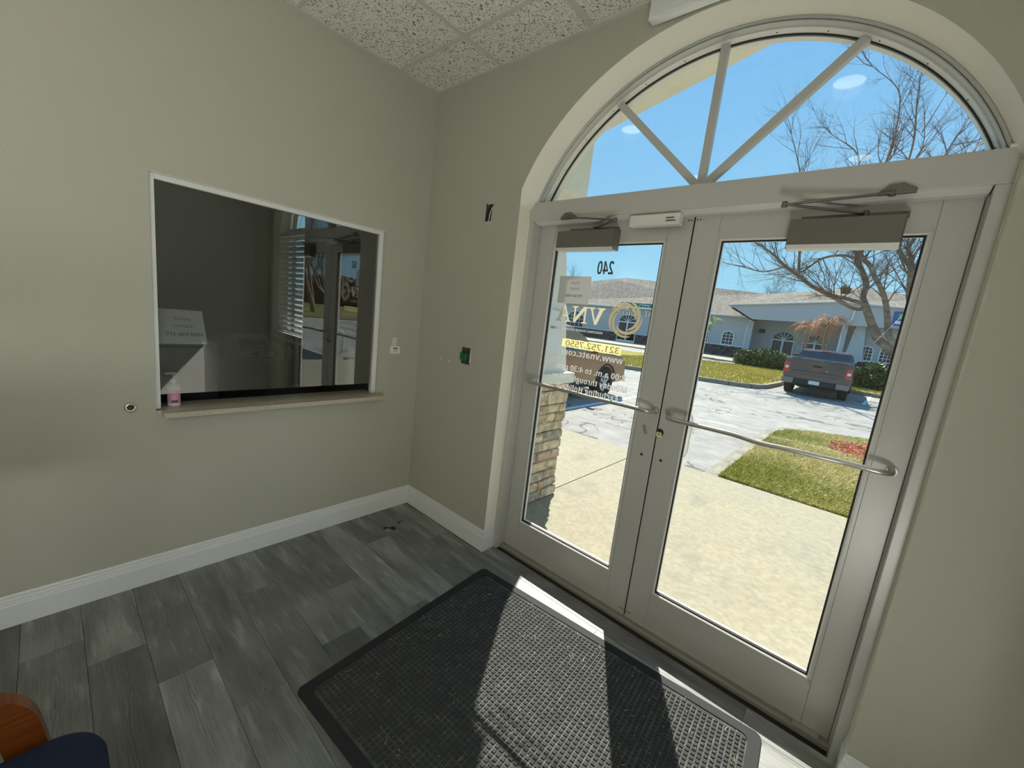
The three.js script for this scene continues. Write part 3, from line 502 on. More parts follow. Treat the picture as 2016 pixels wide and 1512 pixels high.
// ------------------------------------------------------------------ entrance mat
const MO = V(1.019, 0, .128), MU = V(1.504, 0, -.12).normalize(), MW = V(.094, 0, 1.142).normalize(), matAngle = Math.atan2(.12, 1.504);
{
  const m = grp('entrance_mat', [MO.x, 0, MO.z], matAngle); tag(m, 'black rubber entrance mat with a raised waffle tread in front of the doors', 'mat');
  const rub = std({ color: lin(.016, .017, .019), roughness: .8 }), tread = std({ color: lin(.037, .040, .040), roughness: .9 }), dust = std({ color: lin(.14, .145, .14), roughness: .95, map: tex(512, 512, (u, v) => { const k = .55 + .5 * fbm(u, v, 18, 18, 4, 111) + .2 * (fbm(u, v, 150, 150, 2, 113) - .5); return [k, k, k * .98]; }, true, .5, .5) });
  const L = 1.512, D = 1.146;
  const rs = (o) => { const s = new THREE.Shape(), r = .03, x0 = o, x1 = L - o, y0 = -D + o, y1 = -o; s.moveTo(x0 + r, y0); s.lineTo(x1 - r, y0); s.absarc(x1 - r, y0 + r, r, -PI / 2, 0); s.lineTo(x1, y1 - r); s.absarc(x1 - r, y1 - r, r, 0, PI / 2); s.lineTo(x0 + r, y1); s.absarc(x0 + r, y1 - r, r, PI / 2, PI); s.lineTo(x0, y0 + r); s.absarc(x0 + r, y0 + r, r, PI, 1.5 * PI); return s; };
  mesh('backing', muv(poly(rs(.04), .0035).rotateX(-PI / 2)), dust, m);
  const edge = rs(0); edge.holes.push(new THREE.Path(rs(.042).getPoints(6)));
  mesh('border', muv(poly(edge, .0045, .0015).rotateX(-PI / 2).translate(0, .0015, 0)), rub, m);
  const P = .0212, nx = Math.floor((L - .09) / P), nz = Math.floor((D - .09) / P), ox = (L - nx * P) / 2, oz = (D - nz * P) / 2;
  const bump = () => { const a = .0074, b = .0058, h = .0075, y = .0034; return loft([[a, y], [a * .97, h * .75], [b, h]].map(([q, yy]) => [V(-q, yy, -q), V(-q, yy, q), V(q, yy, q), V(q, yy, -q)]), true, true); };
  const g0 = bump(), cells = []; for (let i = 0; i < nx; i++) for (let j = 0; j < nz; j++) cells.push([ox + (i + .5) * P, oz + (j + .5) * P]);
  const cl = camera.position.clone(); const far = ([x, z]) => { const p = V(x, 0, z).applyAxisAngle(V(0, 1, 0), matAngle).add(MO); return Math.hypot(p.x - 1.9, p.z - .95); };
  cells.sort((a, b) => far(a) - far(b));
  cells.slice(0, 300).forEach(([x, z]) => { const t = mesh('tread_block', g0, tread, m); t.position.set(x, 0, z); });
  const rest = cells.slice(300), im = new THREE.InstancedMesh(g0, tread, rest.length); rest.forEach(([x, z], i) => im.setMatrixAt(i, new THREE.Matrix4().makeTranslation(x, 0, z))); im.name = 'tread_blocks'; im.userData.kind = 'stuff'; im.castShadow = im.receiveShadow = true; m.add(im);
}
{ // litter: pale crumbs and bits of grass on the mat, dark grit by the threshold
  const put = (name, label, n, seed, col, at, size) => { const r = rng(seed), g = new THREE.TetrahedronGeometry(1), im = new THREE.InstancedMesh(g, std({ color: 0xffffff, roughness: .9 }), n), d = new THREE.Object3D(), c = new THREE.Color(); for (let i = 0; i < n; i++) { const [x, y, z] = at(r), s = size(r); d.position.set(x, y, z); d.rotation.set(0, r() * 6, 0); d.scale.set(s[0], s[1], s[2]); d.updateMatrix(); im.setMatrixAt(i, d.matrix); const k = col(r); im.setColorAt(i, c.setRGB(...k)); } im.name = numbered(name); tag(im, label, 'debris', null, 'stuff'); im.castShadow = im.receiveShadow = true; scene.add(im); };
  put('leaf_litter', 'pale leaf crumbs and grass bits scattered on the black mat', 420, 5, r => { const k = .7 + r() * .7; return [.60 * k, .53 * k, .36 * k]; }, r => { const p = MO.clone().addScaledVector(MU, .05 + r() * 1.4).addScaledVector(MW, .05 + Math.pow(r(), 1.4) * 1.0); return [p.x, .0085, p.z]; }, r => { const k = r(); return k < .25 ? [.010 + r() * .012, .0008, .0010] : [.0016 + r() * .0022, .0014, .0016 + r() * .0018]; });
  put('floor_grit', 'dark grit and leaf bits along the threshold', 320, 6, r => { const k = .3 + r() * .9; return [.07 * k, .05 * k, .035 * k]; }, r => { const t = r(), x = t < .7 ? 1.55 + (r() + r() + r() - 1.5) * .55 : .3 + r() * 2.4; return [x, .0008, t < .7 ? -.085 + Math.pow(r(), 2) * .13 : .02 + r() * .9]; }, r => { const s = .0012 + r() * r() * .0035; return [s, .0008, s * (.5 + r())]; });
}

// ------------------------------------------------------------------ chair whose corner shows lower left
{
  const c = grp('armchair', [1.60, 0, 2.115], 0); tag(c, 'bentwood armchair with a dark navy blue seat at the lower left corner', 'chair');
  const wt = tex(512, 128, (u, v) => mixc([.56, .30, .09], [.43, .21, .05], fbm(u, v, 6, 40, 4, 121) * 1.6 - .3), true, .6, .15), wood = phy({ map: wt, roughness: .35, clearcoat: .3, clearcoatRoughness: .3 });
  const navy = std({ color: lin(.008, .016, .045), roughness: .95, bumpMap: peel, bumpScale: .001 });
  const side = (x) => { // bent loop: rear leg, arm, front leg
    const path = curve([[x, .0, .30], [x, .35, .28], [x, .56, .25], [x, .635, .15], [x, .645, 0], [x, .64, -.11], [x, .60, -.165], [x, .52, -.185], [x, .25, -.205], [x, 0, -.22]], 80), rings = path.map((p, i) => { const t = path[Math.min(i + 1, 80)].clone().sub(path[Math.max(i - 1, 0)]).normalize(), n = V(0, -t.z, t.y), a = .017, b = .031; return [[-a, -b], [a, -b], [a, b], [-a, b]].map(([u, v]) => V(p.x + u, p.y + n.y * v, p.z + n.z * v)); });
    const g = loft(rings, true, true); return g;
  };
  mesh('arm_frame', side(-.28), wood, c); mesh('arm_frame', side(.28), wood, c);
  const s = new THREE.Shape(), w = .25, d0 = -.285, d1 = .24, r = .07; s.moveTo(-w + r, -d1); s.lineTo(w - r, -d1); s.absarc(w - r, -d1 + r, r, -PI / 2, 0); s.lineTo(w, -d0 - r); s.absarc(w - r, -d0 - r, r, 0, PI / 2); s.lineTo(-w + r, -d0); s.absarc(-w + r, -d0 - r, r, PI / 2, PI); s.lineTo(-w, -d1 + r); s.absarc(-w + r, -d1 + r, r, PI, 1.5 * PI);
  mesh('seat', muv(poly(s, .035, .022, 10).rotateX(-PI / 2).translate(.012, .462, 0)), navy, c);
  mesh('backrest', muv(new RoundedBoxGeometry(.48, .38, .06, 4, .028).rotateX(-.18).translate(0, .70, .30)), navy, c);
  mesh('rail', [bb(-.256, .256, .36, .40, -.19, -.165, .006), bb(-.256, .256, .36, .40, .24, .265, .006)], wood, c);
}

// ================================================================== outdoors
const GY = -.13; // car park level
struct('ground', bb(-90, 90, GY - .3, GY, -110, -3.2), M.asphalt);
{
  const w = sgroup('walkway'); for (const [a, b] of [[-4.2, -1.3], [-1.3, .502], [.507, 3.6], [3.605, 7.5]]) mesh('slab', muv(bb(a + .002, b - .002, -.2, -.05, -3.32 - (a > .4 ? .07 : 0), -.262, .004), a), M.concrete, w);
}
function lawnPiece(name, pts, y, mat) { return struct(name, muv(poly(pts.map(([x, z]) => [x, -z]), .1).rotateX(-PI / 2).translate(0, y - .1, 0)), mat); }
const near = [[1.475, -3.42], [8, -3.42], [8, -10.2], [4.2, -9.5], [2.8, -8.75], [2.05, -8.3], [1.62, -7.85], [1.475, -7.3]];
lawnPiece('lawn', near, -.07, M.lawn);
function inside(pts, x, z) { let c = false; for (let i = 0, j = pts.length - 1; i < pts.length; j = i++) { const [a, b] = pts[i], [p, q] = pts[j]; if ((b > z) !== (q > z) && x < (p - a) * (z - b) / (q - b) + a) c = !c; } return c; }
function blades(name, label, pts, box, n, seed, y, size, cols, fewer) {
  const r = rng(seed), parts = []; for (let k = 0; k < 6; k++) { const a = k * 1.05 + r() * .5, lean = .25 + r() * .55, h = .6 + r() * .5, w = .10; const dx = Math.cos(a), dz = Math.sin(a); const g = new THREE.BufferGeometry(); g.setAttribute('position', new THREE.Float32BufferAttribute([-dz * w, 0, dx * w, dz * w, 0, -dx * w, dx * lean * .5 + dz * w * .6, h * .62, dz * lean * .5 - dx * w * .6, -dz * w, 0, dx * w, dx * lean * .5 + dz * w * .6, h * .62, dz * lean * .5 - dx * w * .6, dx * lean, h, dz * lean], 3)); g.computeVertexNormals(); g.setAttribute('uv', new THREE.Float32BufferAttribute(new Float32Array(12), 2)); parts.push(g); }
  const g = merge(parts), im = new THREE.InstancedMesh(g, std({ color: 0xffffff, roughness: .8, side: THREE.DoubleSide }), n), d = new THREE.Object3D(), c = new THREE.Color();
  let i = 0, guard = 0; while (i < n && guard++ < n * 20) { const t = Math.pow(r(), fewer), x = box[0] + r() * (box[1] - box[0]), z = box[2] + t * (box[3] - box[2]); if (!inside(pts, x, z)) continue; const s = size * (.6 + r() * .7); d.position.set(x, y, z); d.rotation.set(0, r() * 6.3, 0); d.scale.set(s * 1.2, s, s * 1.2); d.updateMatrix(); im.setMatrixAt(i, d.matrix); const pch = fbm((x % 8 + 8) / 8, (z % 8 + 8) / 8, 6, 6, 3, seed) + (r() - .5) * .55, k = mixc(cols[0], cols[1], pch * 1.8 - .45); im.setColorAt(i, c.setRGB(...k)); i++; }
  im.count = i; im.name = numbered(name); tag(im, label, 'grass', null, 'stuff'); im.castShadow = im.receiveShadow = true; scene.add(im);
}
blades('lawn_grass', 'yellow green grass of the small island right outside the doors', near, [1.46, 5.5, -3.43, -10], 34000, 3, -.07, .055, [[.35, .36, .05], [.74, .64, .32]], 1.35);
{ // kerbs
  const seg = (name, pts, w, y0, y1, parent) => { for (let i = 0; i < pts.length - 1; i++) { const [a, b] = pts[i], [p, q] = pts[i + 1], L = Math.hypot(p - a, q - b), g = bb(0, L - .006, y0, y1, -w / 2, w / 2, .012); mesh(name, g.rotateY(-Math.atan2(q - b, p - a)).translate(a, 0, b), M.kerb, parent); } };
  const k1 = sgroup('kerb'); seg('kerb_stone', [[1.392, -3.395], [1.392, -4.9], [1.392, -6.3], [1.392, -7.32], [1.56, -7.92], [2.0, -8.4], [2.76, -8.84], [4.2, -9.6], [8, -10.3]], .165, -.3, -.052, k1);
  const k2 = sgroup('kerb'); seg('kerb_stone', [[-14, -12.1], [-8, -13.6], [-2.46, -15.1], [-1.3, -15.42], [-.62, -15.8], [-.3, -16.6], [-.2, -18.8], [-.2, -21.7], [1.2, -21.7], [2.9, -21.5], [7, -21]], .16, -.3, .03, k2);
}
const far2 = [[-14, -12.2], [-8, -13.7], [-2.48, -15.2], [-1.3, -15.52], [-.68, -15.88], [-.4, -16.6], [-.3, -18.8], [-.3, -21.8], [2.9, -21.6], [7, -21.1], [9, -27], [2, -27.5], [-1.6, -31.2], [-6, -28], [-16, -22.5]];
lawnPiece('lawn', far2, .01, M.lawnFar);
blades('lawn_grass', 'straw yellow grass on the long island behind the kerb across the car park', far2, [-8, 6, -12, -31], 16000, 7, .01, .07, [[.46, .40, .05], [.64, .53, .15]], 1);
struct('driveway', bb(-60, 30, GY - .1, -.02, -43, -34), M.concrete);
{ // painted lines and red mulch
  const l = sgroup('parking_line'); for (const [x0, z0, x1, z1] of [[-1.72, -3.7, -1.72, -8.3], [-4.4, -3.7, -4.4, -8.3], [2.72, -17.2, 2.9, -21.4], [5.5, -17, 5.6, -21.2]]) { const L = Math.hypot(x1 - x0, z1 - z0); mesh('line', bb(0, L, GY, GY + .004, -.05, .05).rotateY(-Math.atan2(z1 - z0, x1 - x0)).translate(x0, 0, z0), M.paintLine, l); }
  const r = rng(44), im = new THREE.InstancedMesh(new THREE.TetrahedronGeometry(1), std({ color: 0xffffff, roughness: .9 }), 1500), d = new THREE.Object3D(), c = new THREE.Color();
  for (let i = 0; i < 1500; i++) { const a = r() * 6.3, q = Math.pow(r(), .75); d.position.set(3.05 + Math.cos(a) * q * .75, -.05 + r() * .07, -7.15 + Math.sin(a) * q * .8); d.rotation.set(r() * 3, r() * 6, r() * 3); d.scale.set(.022 + r() * .025, .005, .009 + r() * .010); d.updateMatrix(); im.setMatrixAt(i, d.matrix); const k = .6 + r() * .8; im.setColorAt(i, c.setRGB(.62 * k, .17 * k, .13 * k)); }
  im.name = 'mulch'; tag(im, 'patch of red mulch in the grass of the near island', 'mulch', null, 'stuff'); im.castShadow = true; scene.add(im);
}
// ------------------------------------------------------------------ porch: stone pier, tapered column, beam and gabled roof
{
  const C = [.18, -.89], p = grp('porch_column', [C[0], 0, C[1]]); tag(p, 'tapered stucco porch column on a ledgestone base left of the doors', 'column');
  const PH = .365; mesh('core', bb(-PH + .03, PH - .03, -.12, 1.03, -PH + .03, PH - .03), M.dark, p);
  const r = rng(77), tones = [[.82, .70, .52], [.74, .57, .42], [.64, .57, .48], [.88, .76, .55], [.70, .50, .39], [.60, .54, .46]].map(k => std({ color: lin(...k), roughness: .95, map: tex(256, 256, (u, v) => { const a = fbm(u, v, 5, 7, 4, Math.floor(k[0] * 997)), b = fbm(u, v, 40, 40, 2, 7); const q = .62 + .5 * a + .25 * (b - .5); return [q, q * .97, q * .92]; }, true, .3, .3), bumpMap: stuccoB, bumpScale: .01 }));
  const stoneGeo = (w, h, d) => { const g = new RoundedBoxGeometry(w, h, d, 2, .014), q = g.attributes.position, s = Math.floor(r() * 9999); for (let i = 0; i < q.count; i++) { const n = hsh(Math.round(q.getX(i) * 300), Math.round(q.getY(i) * 300), s) - .5, m = hsh(Math.round(q.getX(i) * 300), Math.round(q.getZ(i) * 300), s + 1) - .5; q.setXYZ(i, q.getX(i) + n * .010, q.getY(i) + m * .009, q.getZ(i) + (n + m) * .010); } g.computeVertexNormals(); return muv(g, r(), r()); };
  for (let f = 0; f < 4; f++) { // faces +x, -z, -x, +z
    let y = -.05; while (y < 1.02) {
      const h = Math.min(.072 + r() * .055, 1.03 - y); if (h < .03) break; let x = -PH - (f % 2 ? 0 : .012);
      while (x < PH - .02) { let w = .09 + r() * .17; if (PH - x - w < .07) w = PH - x + (f % 2 ? 0 : .012); const d = .05 + r() * .022, g = stoneGeo(w - .005, h - .005, d); g.translate(x + w / 2, y + h / 2, PH - .045 + d / 2).rotateY(PI / 2 * (f + 1)); mesh('stone', g, tones[Math.floor(r() * 6)], p); x += w; }
      y += h;
    }
  }
  mesh('cap', bb(-PH - .045, PH + .045, 1.03, 1.125, -PH - .045, PH + .045, .008), M.stucco, p);
  const rg = (h, y) => [V(-h, y, -h), V(-h, y, h), V(h, y, h), V(h, y, -h)];
  mesh('shaft', loft([rg(.35, 1.125), rg(.228, 2.42)], true, true), M.stucco, p);
  mesh('capital', [loft([rg(.25, 2.42), rg(.25, 2.50)], true, true), loft([rg(.29, 2.50), rg(.29, 2.585)], true, true)], M.stucco, p);
  const m = grp('meter_panel', [.18 + .327, 1.38, -.86]); m.rotation.z = .0943; tag(m, 'white metal panel box with a keyhole and small tan label on the porch column', 'panel box');
  mesh('case', bb(.002, .02, -.10, .28, -.24, .07, .004), std({ color: lin(.72, .73, .70), roughness: .5 }), m); mesh('door', bb(.02, .027, -.075, .27, -.22, .055, .003), std({ color: lin(.76, .77, .74), roughness: .5 }), m);
  mesh('label', bb(.027, .0285, .12, .14, -.14, -.07), std({ color: lin(.34, .28, .12) }), m); mesh('keyhole', cyl(.010, .010, .004, .028, .07, .0, 'x', 12), M.black, m);
  // beam block that carries the gable, and the gabled porch roof itself
  struct('beam', bb(-.17, .53, 2.585, 3.12, -1.20, -.262, .004), M.stucco);
  const rf = (dy) => [[-.25, 2.885 + dy], [1.82, 3.42 + dy], [3.89, 2.885 + dy]];
  const s = [...rf(0), ...rf(.22).reverse()];
  struct('roof_porch', muv(poly(s, .94).translate(0, 0, -1.20)), M.stucco);
}
// ------------------------------------------------------------------ vehicles
const carGlass = phy({ color: lin(.02, .03, .035), roughness: .05, clearcoat: 1, clearcoatRoughness: .02 }), tyreM = std({ color: lin(.015, .015, .016), roughness: .9 }), rimM = std({ color: lin(.45, .46, .48), roughness: .3, metalness: .8 });
const redLamp = phy({ color: lin(.55, .02, .03), roughness: .15, clearcoat: 1 }), clearLamp = phy({ color: lin(.8, .78, .76), roughness: .15, clearcoat: 1 }), chrome = std({ color: lin(.55, .56, .58), roughness: .2, metalness: .95 });
function wheel(parent, x, z, r, w) {
  const g = grp('wheel', [x, r, z], 0, parent);
  mesh('tyre', new THREE.LatheGeometry([[r * .62, -w / 2], [r * .93, -w / 2], [r, -w * .38], [r, w * .38], [r * .93, w / 2], [r * .62, w / 2], [r * .62, -w / 2]].map(p => new THREE.Vector2(...p)), 36).rotateZ(PI / 2), tyreM, g);
  const sp = []; for (let i = 0; i < 6; i++) sp.push(bb(-w * .42, w * .42, r * .08, r * .6, -r * .07, r * .07).rotateX(i * PI / 3)); mesh('rim', [...sp, cyl(r * .14, r * .14, w * .9, 0, 0, 0, 'x', 16), new THREE.CylinderGeometry(r * .63, r * .63, w * .5, 28).rotateZ(PI / 2)], rimM, g);
}
const sideShape = (pts, arches) => { // body side with wheel arches cut in its lower edge; points run rear to front over the top
  const s = new THREE.Shape(); s.moveTo(...pts[0]); for (const p of pts.slice(1)) s.lineTo(...p); for (const [z, r, y] of arches) { s.lineTo(z - r, y); s.absarc(z, y, r, PI, 0, true); } s.closePath(); return s;
};
{
  const t = grp('pickup_truck', [1.235, GY, -19.25]); tag(t, 'dark grey pickup truck parked nose away from the doors across the car park', 'truck');
  const paint = phy({ color: lin(.066, .066, .074), roughness: .35, metalness: .5, clearcoat: 1, clearcoatRoughness: .08 });
  const X = (shape, w, b) => muv(poly(shape, w - 2 * b, b, 16).translate(0, 0, -(w - 2 * b) / 2).rotateY(-PI / 2)); // profile x runs to z
  const body = sideShape([[2.86, .62], [2.86, 1.30], [2.80, 1.345], [.74, 1.345], [.70, 1.29], [-1.0, 1.24], [-2.55, 1.13], [-2.86, .98], [-2.88, .45]], [[-1.87, .46, .45], [1.83, .46, .45]]);
  mesh('body', X(body, 1.99, .05), paint, t);
  const rings = [[.72, 1.27, .93, .70], [.60, 1.55, .86, .60], [.44, 1.70, .76, .46], [.36, 1.735, .70, .38]].map(q => q);
  const cab = loft([[1.28, .94, .72, -1.12], [1.50, .88, .62, -.82], [1.66, .80, .52, -.55], [1.72, .72, .44, -.38], [1.735, .60, .32, -.2]].map(([y, hw, zr, zf]) => [V(-hw, y, zr), V(hw, y, zr), V(hw, y, zf), V(-hw, y, zf)]), true, true);
  mesh('cab', cab, paint, t);
  mesh('rear_window', loft([[1.36, .80, .712], [1.52, .76, .630], [1.635, .70, .557]].map(([y, hw, z]) => [V(-hw, y, z), V(hw, y, z), V(hw, y, z - .06), V(-hw, y, z - .06)]), true, true), carGlass, t);
  for (const s of [-1, 1]) mesh('side_window', loft([[1.33, .934, .5, -.85], [1.62, .826, .36, -.5]].map(([y, x, a, b]) => [V(s * x, y, a), V(s * x, y, b), V(s * (x - .05), y, b), V(s * (x - .05), y, a)]), true, true), carGlass, t);
  mesh('brake_light', bb(-.16, .16, 1.675, 1.712, .47, .53, .008), redLamp, t);
  const tg = mesh('tailgate', [bb(-.79, .79, .86, 1.355, 2.86, 2.915, .02), bb(-.80, .80, 1.30, 1.375, 2.80, 2.93, .02), bb(-.79, .79, .79, .89, 2.86, 2.93, .015)], paint, t);
  mesh('crease', [bb(-.72, .72, .905, .925, 2.912, 2.925, .004), bb(-.70, .70, 1.085, 1.092, 2.914, 2.919)], std({ color: lin(.03, .03, .034), roughness: .4 }), tg);
  mesh('handle', bb(-.14, .14, 1.10, 1.165, 2.905, 2.93, .008), M.black, tg); mesh('emblem', bb(.26, .34, 1.0, 1.016, 2.915, 2.92), chrome, tg);
  for (const s of [-1, 1]) { const l = mesh('tail_light', [bb(s > 0 ? .80 : -1.005, s > 0 ? 1.005 : -.80, .80, 1.19, 2.74, 2.915, .03)], redLamp, t); mesh('reflector', bb(s * .91 - .055, s * .91 + .055, .95, 1.045, 2.90, 2.922, .01), clearLamp, l); mesh('mirror', bb(s > 0 ? .98 : -1.22, s > 0 ? 1.22 : -.98, 1.25, 1.46, -.75, -.62, .03), M.black, t); }
  const bu = mesh('bumper', [bb(-1.0, -.62, .42, .64, 2.86, 3.0, .03), bb(.62, 1.0, .42, .64, 2.86, 3.0, .03)], std({ color: lin(.20, .20, .21), roughness: .3, metalness: .8 }), t);
  mesh('step', bb(-.62, .62, .42, .62, 2.84, 2.98, .02), M.black, bu); const pl = mesh('number_plate', bb(-.16, .16, .47, .60, 2.98, 2.99, .003), std({ color: lin(.78, .78, .74) }), bu);
  mesh('hitch', bb(-.10, .06, .30, .40, 2.80, 2.95, .01), M.black, t); mesh('chassis', [bb(-.72, .72, .32, .55, -2.4, 2.5, .02)], M.black, t);
  for (const [x, z] of [[-.83, 1.83], [.83, 1.83], [-.83, -1.87], [.83, -1.87]]) wheel(t, x, z, .40, .28);
}
{
  const t = grp('car', [-3.06, GY, -5.65], -.06); tag(t, 'copper brown sport utility car parked beyond the stone column', 'car');
  const paint = phy({ color: lin(.30, .135, .035), roughness: .35, metalness: .4, clearcoat: 1, clearcoatRoughness: .06 });
  const X = (shape, w, b) => muv(poly(shape, w - 2 * b, b, 16).translate(0, 0, -(w - 2 * b) / 2).rotateY(-PI / 2));
  mesh('body', X(sideShape([[2.2, .55], [2.25, 1.02], [2.0, 1.06], [-.9, 1.06], [-1.9, .97], [-2.15, .85], [-2.22, .42]], [[-1.35, .40, .40], [1.35, .40, .40]]), 1.84, .06), paint, t);
  mesh('roof', loft([[1.04, .87, 2.18, -1.05], [1.40, .78, 1.95, -.48], [1.60, .70, 1.65, -.12], [1.66, .60, 1.4, .1]].map(([y, hw, zr, zf]) => [V(-hw, y, zr), V(hw, y, zr), V(hw, y, zf), V(-hw, y, zf)]), true, true), paint, t);
  for (const s of [-1, 1]) for (const [a, b, c, d] of [[1.9, .85, 1.6, .8], [.78, -.05, .74, -.02], [-.12, -.88, -.08, -.36]]) mesh('side_window', loft([[1.08, .866, a, b], [1.48, .748, c, d]].map(([y, x, p, q]) => [V(s * x, y, p), V(s * x, y, q), V(s * (x - .05), y, q), V(s * (x - .05), y, p)]), true, true), carGlass, t);
  mesh('windscreen', loft([[1.08, .78, -1.0], [1.50, .66, -.33]].map(([y, hw, z]) => [V(-hw, y, z - .012), V(hw, y, z - .012), V(hw, y, z + .05), V(-hw, y, z + .05)]), true, true), carGlass, t);
  mesh('sill', [bb(-.92, .92, .28, .46, -.95, .95, .03)], M.black, t);
  for (const s of [-1, 1]) { mesh('head_lamp', bb(s * .72 - .16, s * .72 + .16, .72, .86, -2.23, -2.05, .03), clearLamp, t); mesh('tail_light', bb(s * .80 - .1, s * .80 + .1, .82, 1.02, 2.1, 2.27, .03), redLamp, t); mesh('mirror', bb(s > 0 ? .9 : -1.06, s > 0 ? 1.06 : -.9, 1.06, 1.19, -.78, -.66, .03), paint, t);
    for (const z of [-1.35, 1.35]) mesh('arch_trim', muv(new THREE.TorusGeometry(.40, .028, 6, 28, PI).rotateY(PI / 2).translate(s * .915, .40, z)), M.black, t); }
  for (const [x, z] of [[-.8, 1.35], [.8, 1.35], [-.8, -1.35], [.8, -1.35]]) wheel(t, x, z, .36, .24);
}

// ------------------------------------------------------------------ plants
const barkT = tex(256, 256, (u, v) => { const a = fbm(u, v, 6, 10, 4, 141), b = fbm(u, v, 50, 50, 2, 143); return mixc([.62, .53, .45], [.41, .35, .30], a * 1.8 - .4).map(x => x * (.85 + .3 * b)); }, true, 1.2, 1.2);
const bark = std({ map: barkT, roughness: .95 }), twigM = std({ color: lin(.16, .115, .095), roughness: .95 });
const BASE = V(4.5, GY, -20);
function makeTree() {
  const t = grp('tree', BASE.toArray()); tag(t, 'bare spreading tree with pale pinkish bark behind the truck', 'tree');
  const r = rng(303), rel = (pts, dz) => { const n = pts.length; return pts.map(([x, y, z], i) => V(x, y, (z ?? -20) + dz * i / n).sub(BASE)); };
  const twigs = [];
  const sprout = (p, dir, len, rad, depth) => {
    const n = depth > 1 ? 5 : 4, pts = [p.clone()], rr = [rad], d = dir.clone(); for (let i = 1; i < n; i++) { d.x += (r() - .5) * .45; d.y += (r() - .5) * .4 + .05; d.z += (r() - .5) * .45; d.normalize(); pts.push(pts[i - 1].clone().addScaledVector(d, len / (n - 1))); rr.push(rad * (1 - .75 * i / (n - 1))); }
    twigs.push(limb(pts, rr, depth > 1 ? 5 : 3));
    if (depth > 0) { const k = depth > 1 ? 6 : 5; for (let i = 0; i < k; i++) { const q = 1 + Math.floor(r() * (n - 1)), dd = d.clone().add(V((r() - .5) * 2, (r() - .45) * 1.6, (r() - .5) * 2)).normalize(); sprout(pts[q], dd, len * (.45 + r() * .3), rr[q] * .75, depth - 1); } }
  };
  const limbs = [
    [[[4.6, -.13], [4.15, .6], [3.55, 1.35], [3.0, 2.0], [2.62, 2.35], [2.43, 2.7], [2.16, 3.25], [1.95, 3.7]], [.34, .28, .25, .23, .215, .20, .185, .17], 0, 'trunk'],
    [[[4.6, -.13], [4.1, .9], [3.5, 1.75], [2.95, 2.45], [2.76, 3.14], [2.58, 3.74], [2.37, 4.19], [2.08, 4.64], [1.83, 5.09], [1.53, 5.4], [1.42, 6.9], [1.55, 8.4], [1.62, 9.24]], [.25, .2, .17, .15, .135, .125, .12, .11, .1, .09, .07, .055, .04], .8, 'limb'],
    [[[1.95, 3.7], [1.87, 3.91], [1.88, 4.32], [1.76, 4.73], [1.54, 5.14], [1.36, 5.4], [1.7, 6.9], [2.1, 8.3], [2.48, 9.61]], [.15, .145, .14, .13, .115, .10, .08, .06, .04], -.8, 'limb'],
    [[[1.36, 5.4], [.96, 5.56], [.23, 5.46], [-.28, 5.02], [-.54, 4.85]], [.08, .065, .055, .04, .02], -.5, 'limb'],
    [[[2.0, 3.44], [1.71, 3.42], [1.3, 3.61], [.85, 3.88], [.1, 4.25], [-.46, 4.68], [-1.02, 5.07], [-1.51, 5.52], [-2.23, 6.0], [-2.93, 6.25]], [.11, .105, .10, .12, .105, .095, .08, .06, .04, .02], .6, 'limb'],
    [[[1.92, 3.65], [1.43, 3.78], [.94, 3.88]], [.10, .09, .08], .2, 'limb'],
    [[[-1.02, 5.07], [-1.79, 4.83], [-2.58, 4.99], [-3.78, 5.26]], [.04, .035, .025, .012], .3, 'limb'],
    [[[4.6, -.13], [4.2, 1.4], [3.6, 3.0], [3.22, 4.0], [3.16, 4.37], [3.1, 4.76], [3.03, 5.05], [2.77, 5.4], [2.56, 5.74], [2.7, 7.2], [3.04, 8.5], [3.3, 9.5]], [.24, .2, .17, .15, .14, .13, .125, .1, .09, .07, .05, .03], .4, 'limb'],
    [[[3.03, 5.05], [2.99, 5.39], [2.84, 5.78], [2.95, 6.16], [3.4, 7.6], [3.9, 9.2]], [.10, .09, .08, .07, .05, .03], 0, 'limb'],
    [[[-.46, 4.68], [-.7, 6.3], [-1.0, 7.9], [-1.23, 9.03], [-1.82, 10.55]], [.07, .055, .04, .03, .01], .4, 'limb'],
    [[[1.54, 5.14], [.9, 6.6], [.75, 8.3], [.61, 9.51], [-.47, 10.55]], [.07, .06, .045, .035, .012], -.4, 'limb'],
    [[[1.62, 9.24], [1.56, 10.9], [1.36, 11.67], [.44, 12.69]], [.035, .028, .022, .012], 0, 'limb'],
    [[[2.19, 8.7], [2.19, 9.77], [2.0, 11.13], [1.9, 12.29]], [.04, .035, .025, .01], 0, 'limb'],
    [[[2.37, 9.96], [2.75, 11.17]], [.025, .01], 0, 'limb'],
  ];
  for (const [pts, rad, dz, kind] of limbs) {
    const raw = rel(pts, dz), n = (pts.length - 1) * 4, p = pts.length > 2 ? curve(raw, n) : raw, rr = p.map((_, i) => { const f = i / (p.length - 1) * (rad.length - 1), k = Math.min(rad.length - 2, Math.floor(f)); return rad[k] + (rad[k + 1] - rad[k]) * (f - k); });
    mesh(kind, limb(p, rr.map(x => x * (x > .1 ? .74 : .85)), 9), bark, t);
    for (let i = 4; i < p.length; i++) if (p[i].y > 3.7 && r() < (rr[i] < .06 ? 1 : .8)) { const w = p[Math.min(i + 1, p.length - 1)].clone().sub(p[i - 1]).normalize().add(V((r() - .5) * 2.4, (r() - .35) * 1.5, (r() - .5) * 2.4)).normalize(); sprout(p[i], w, .9 + r() * 1.1, Math.min(.024, rr[i] * .5), 2); }
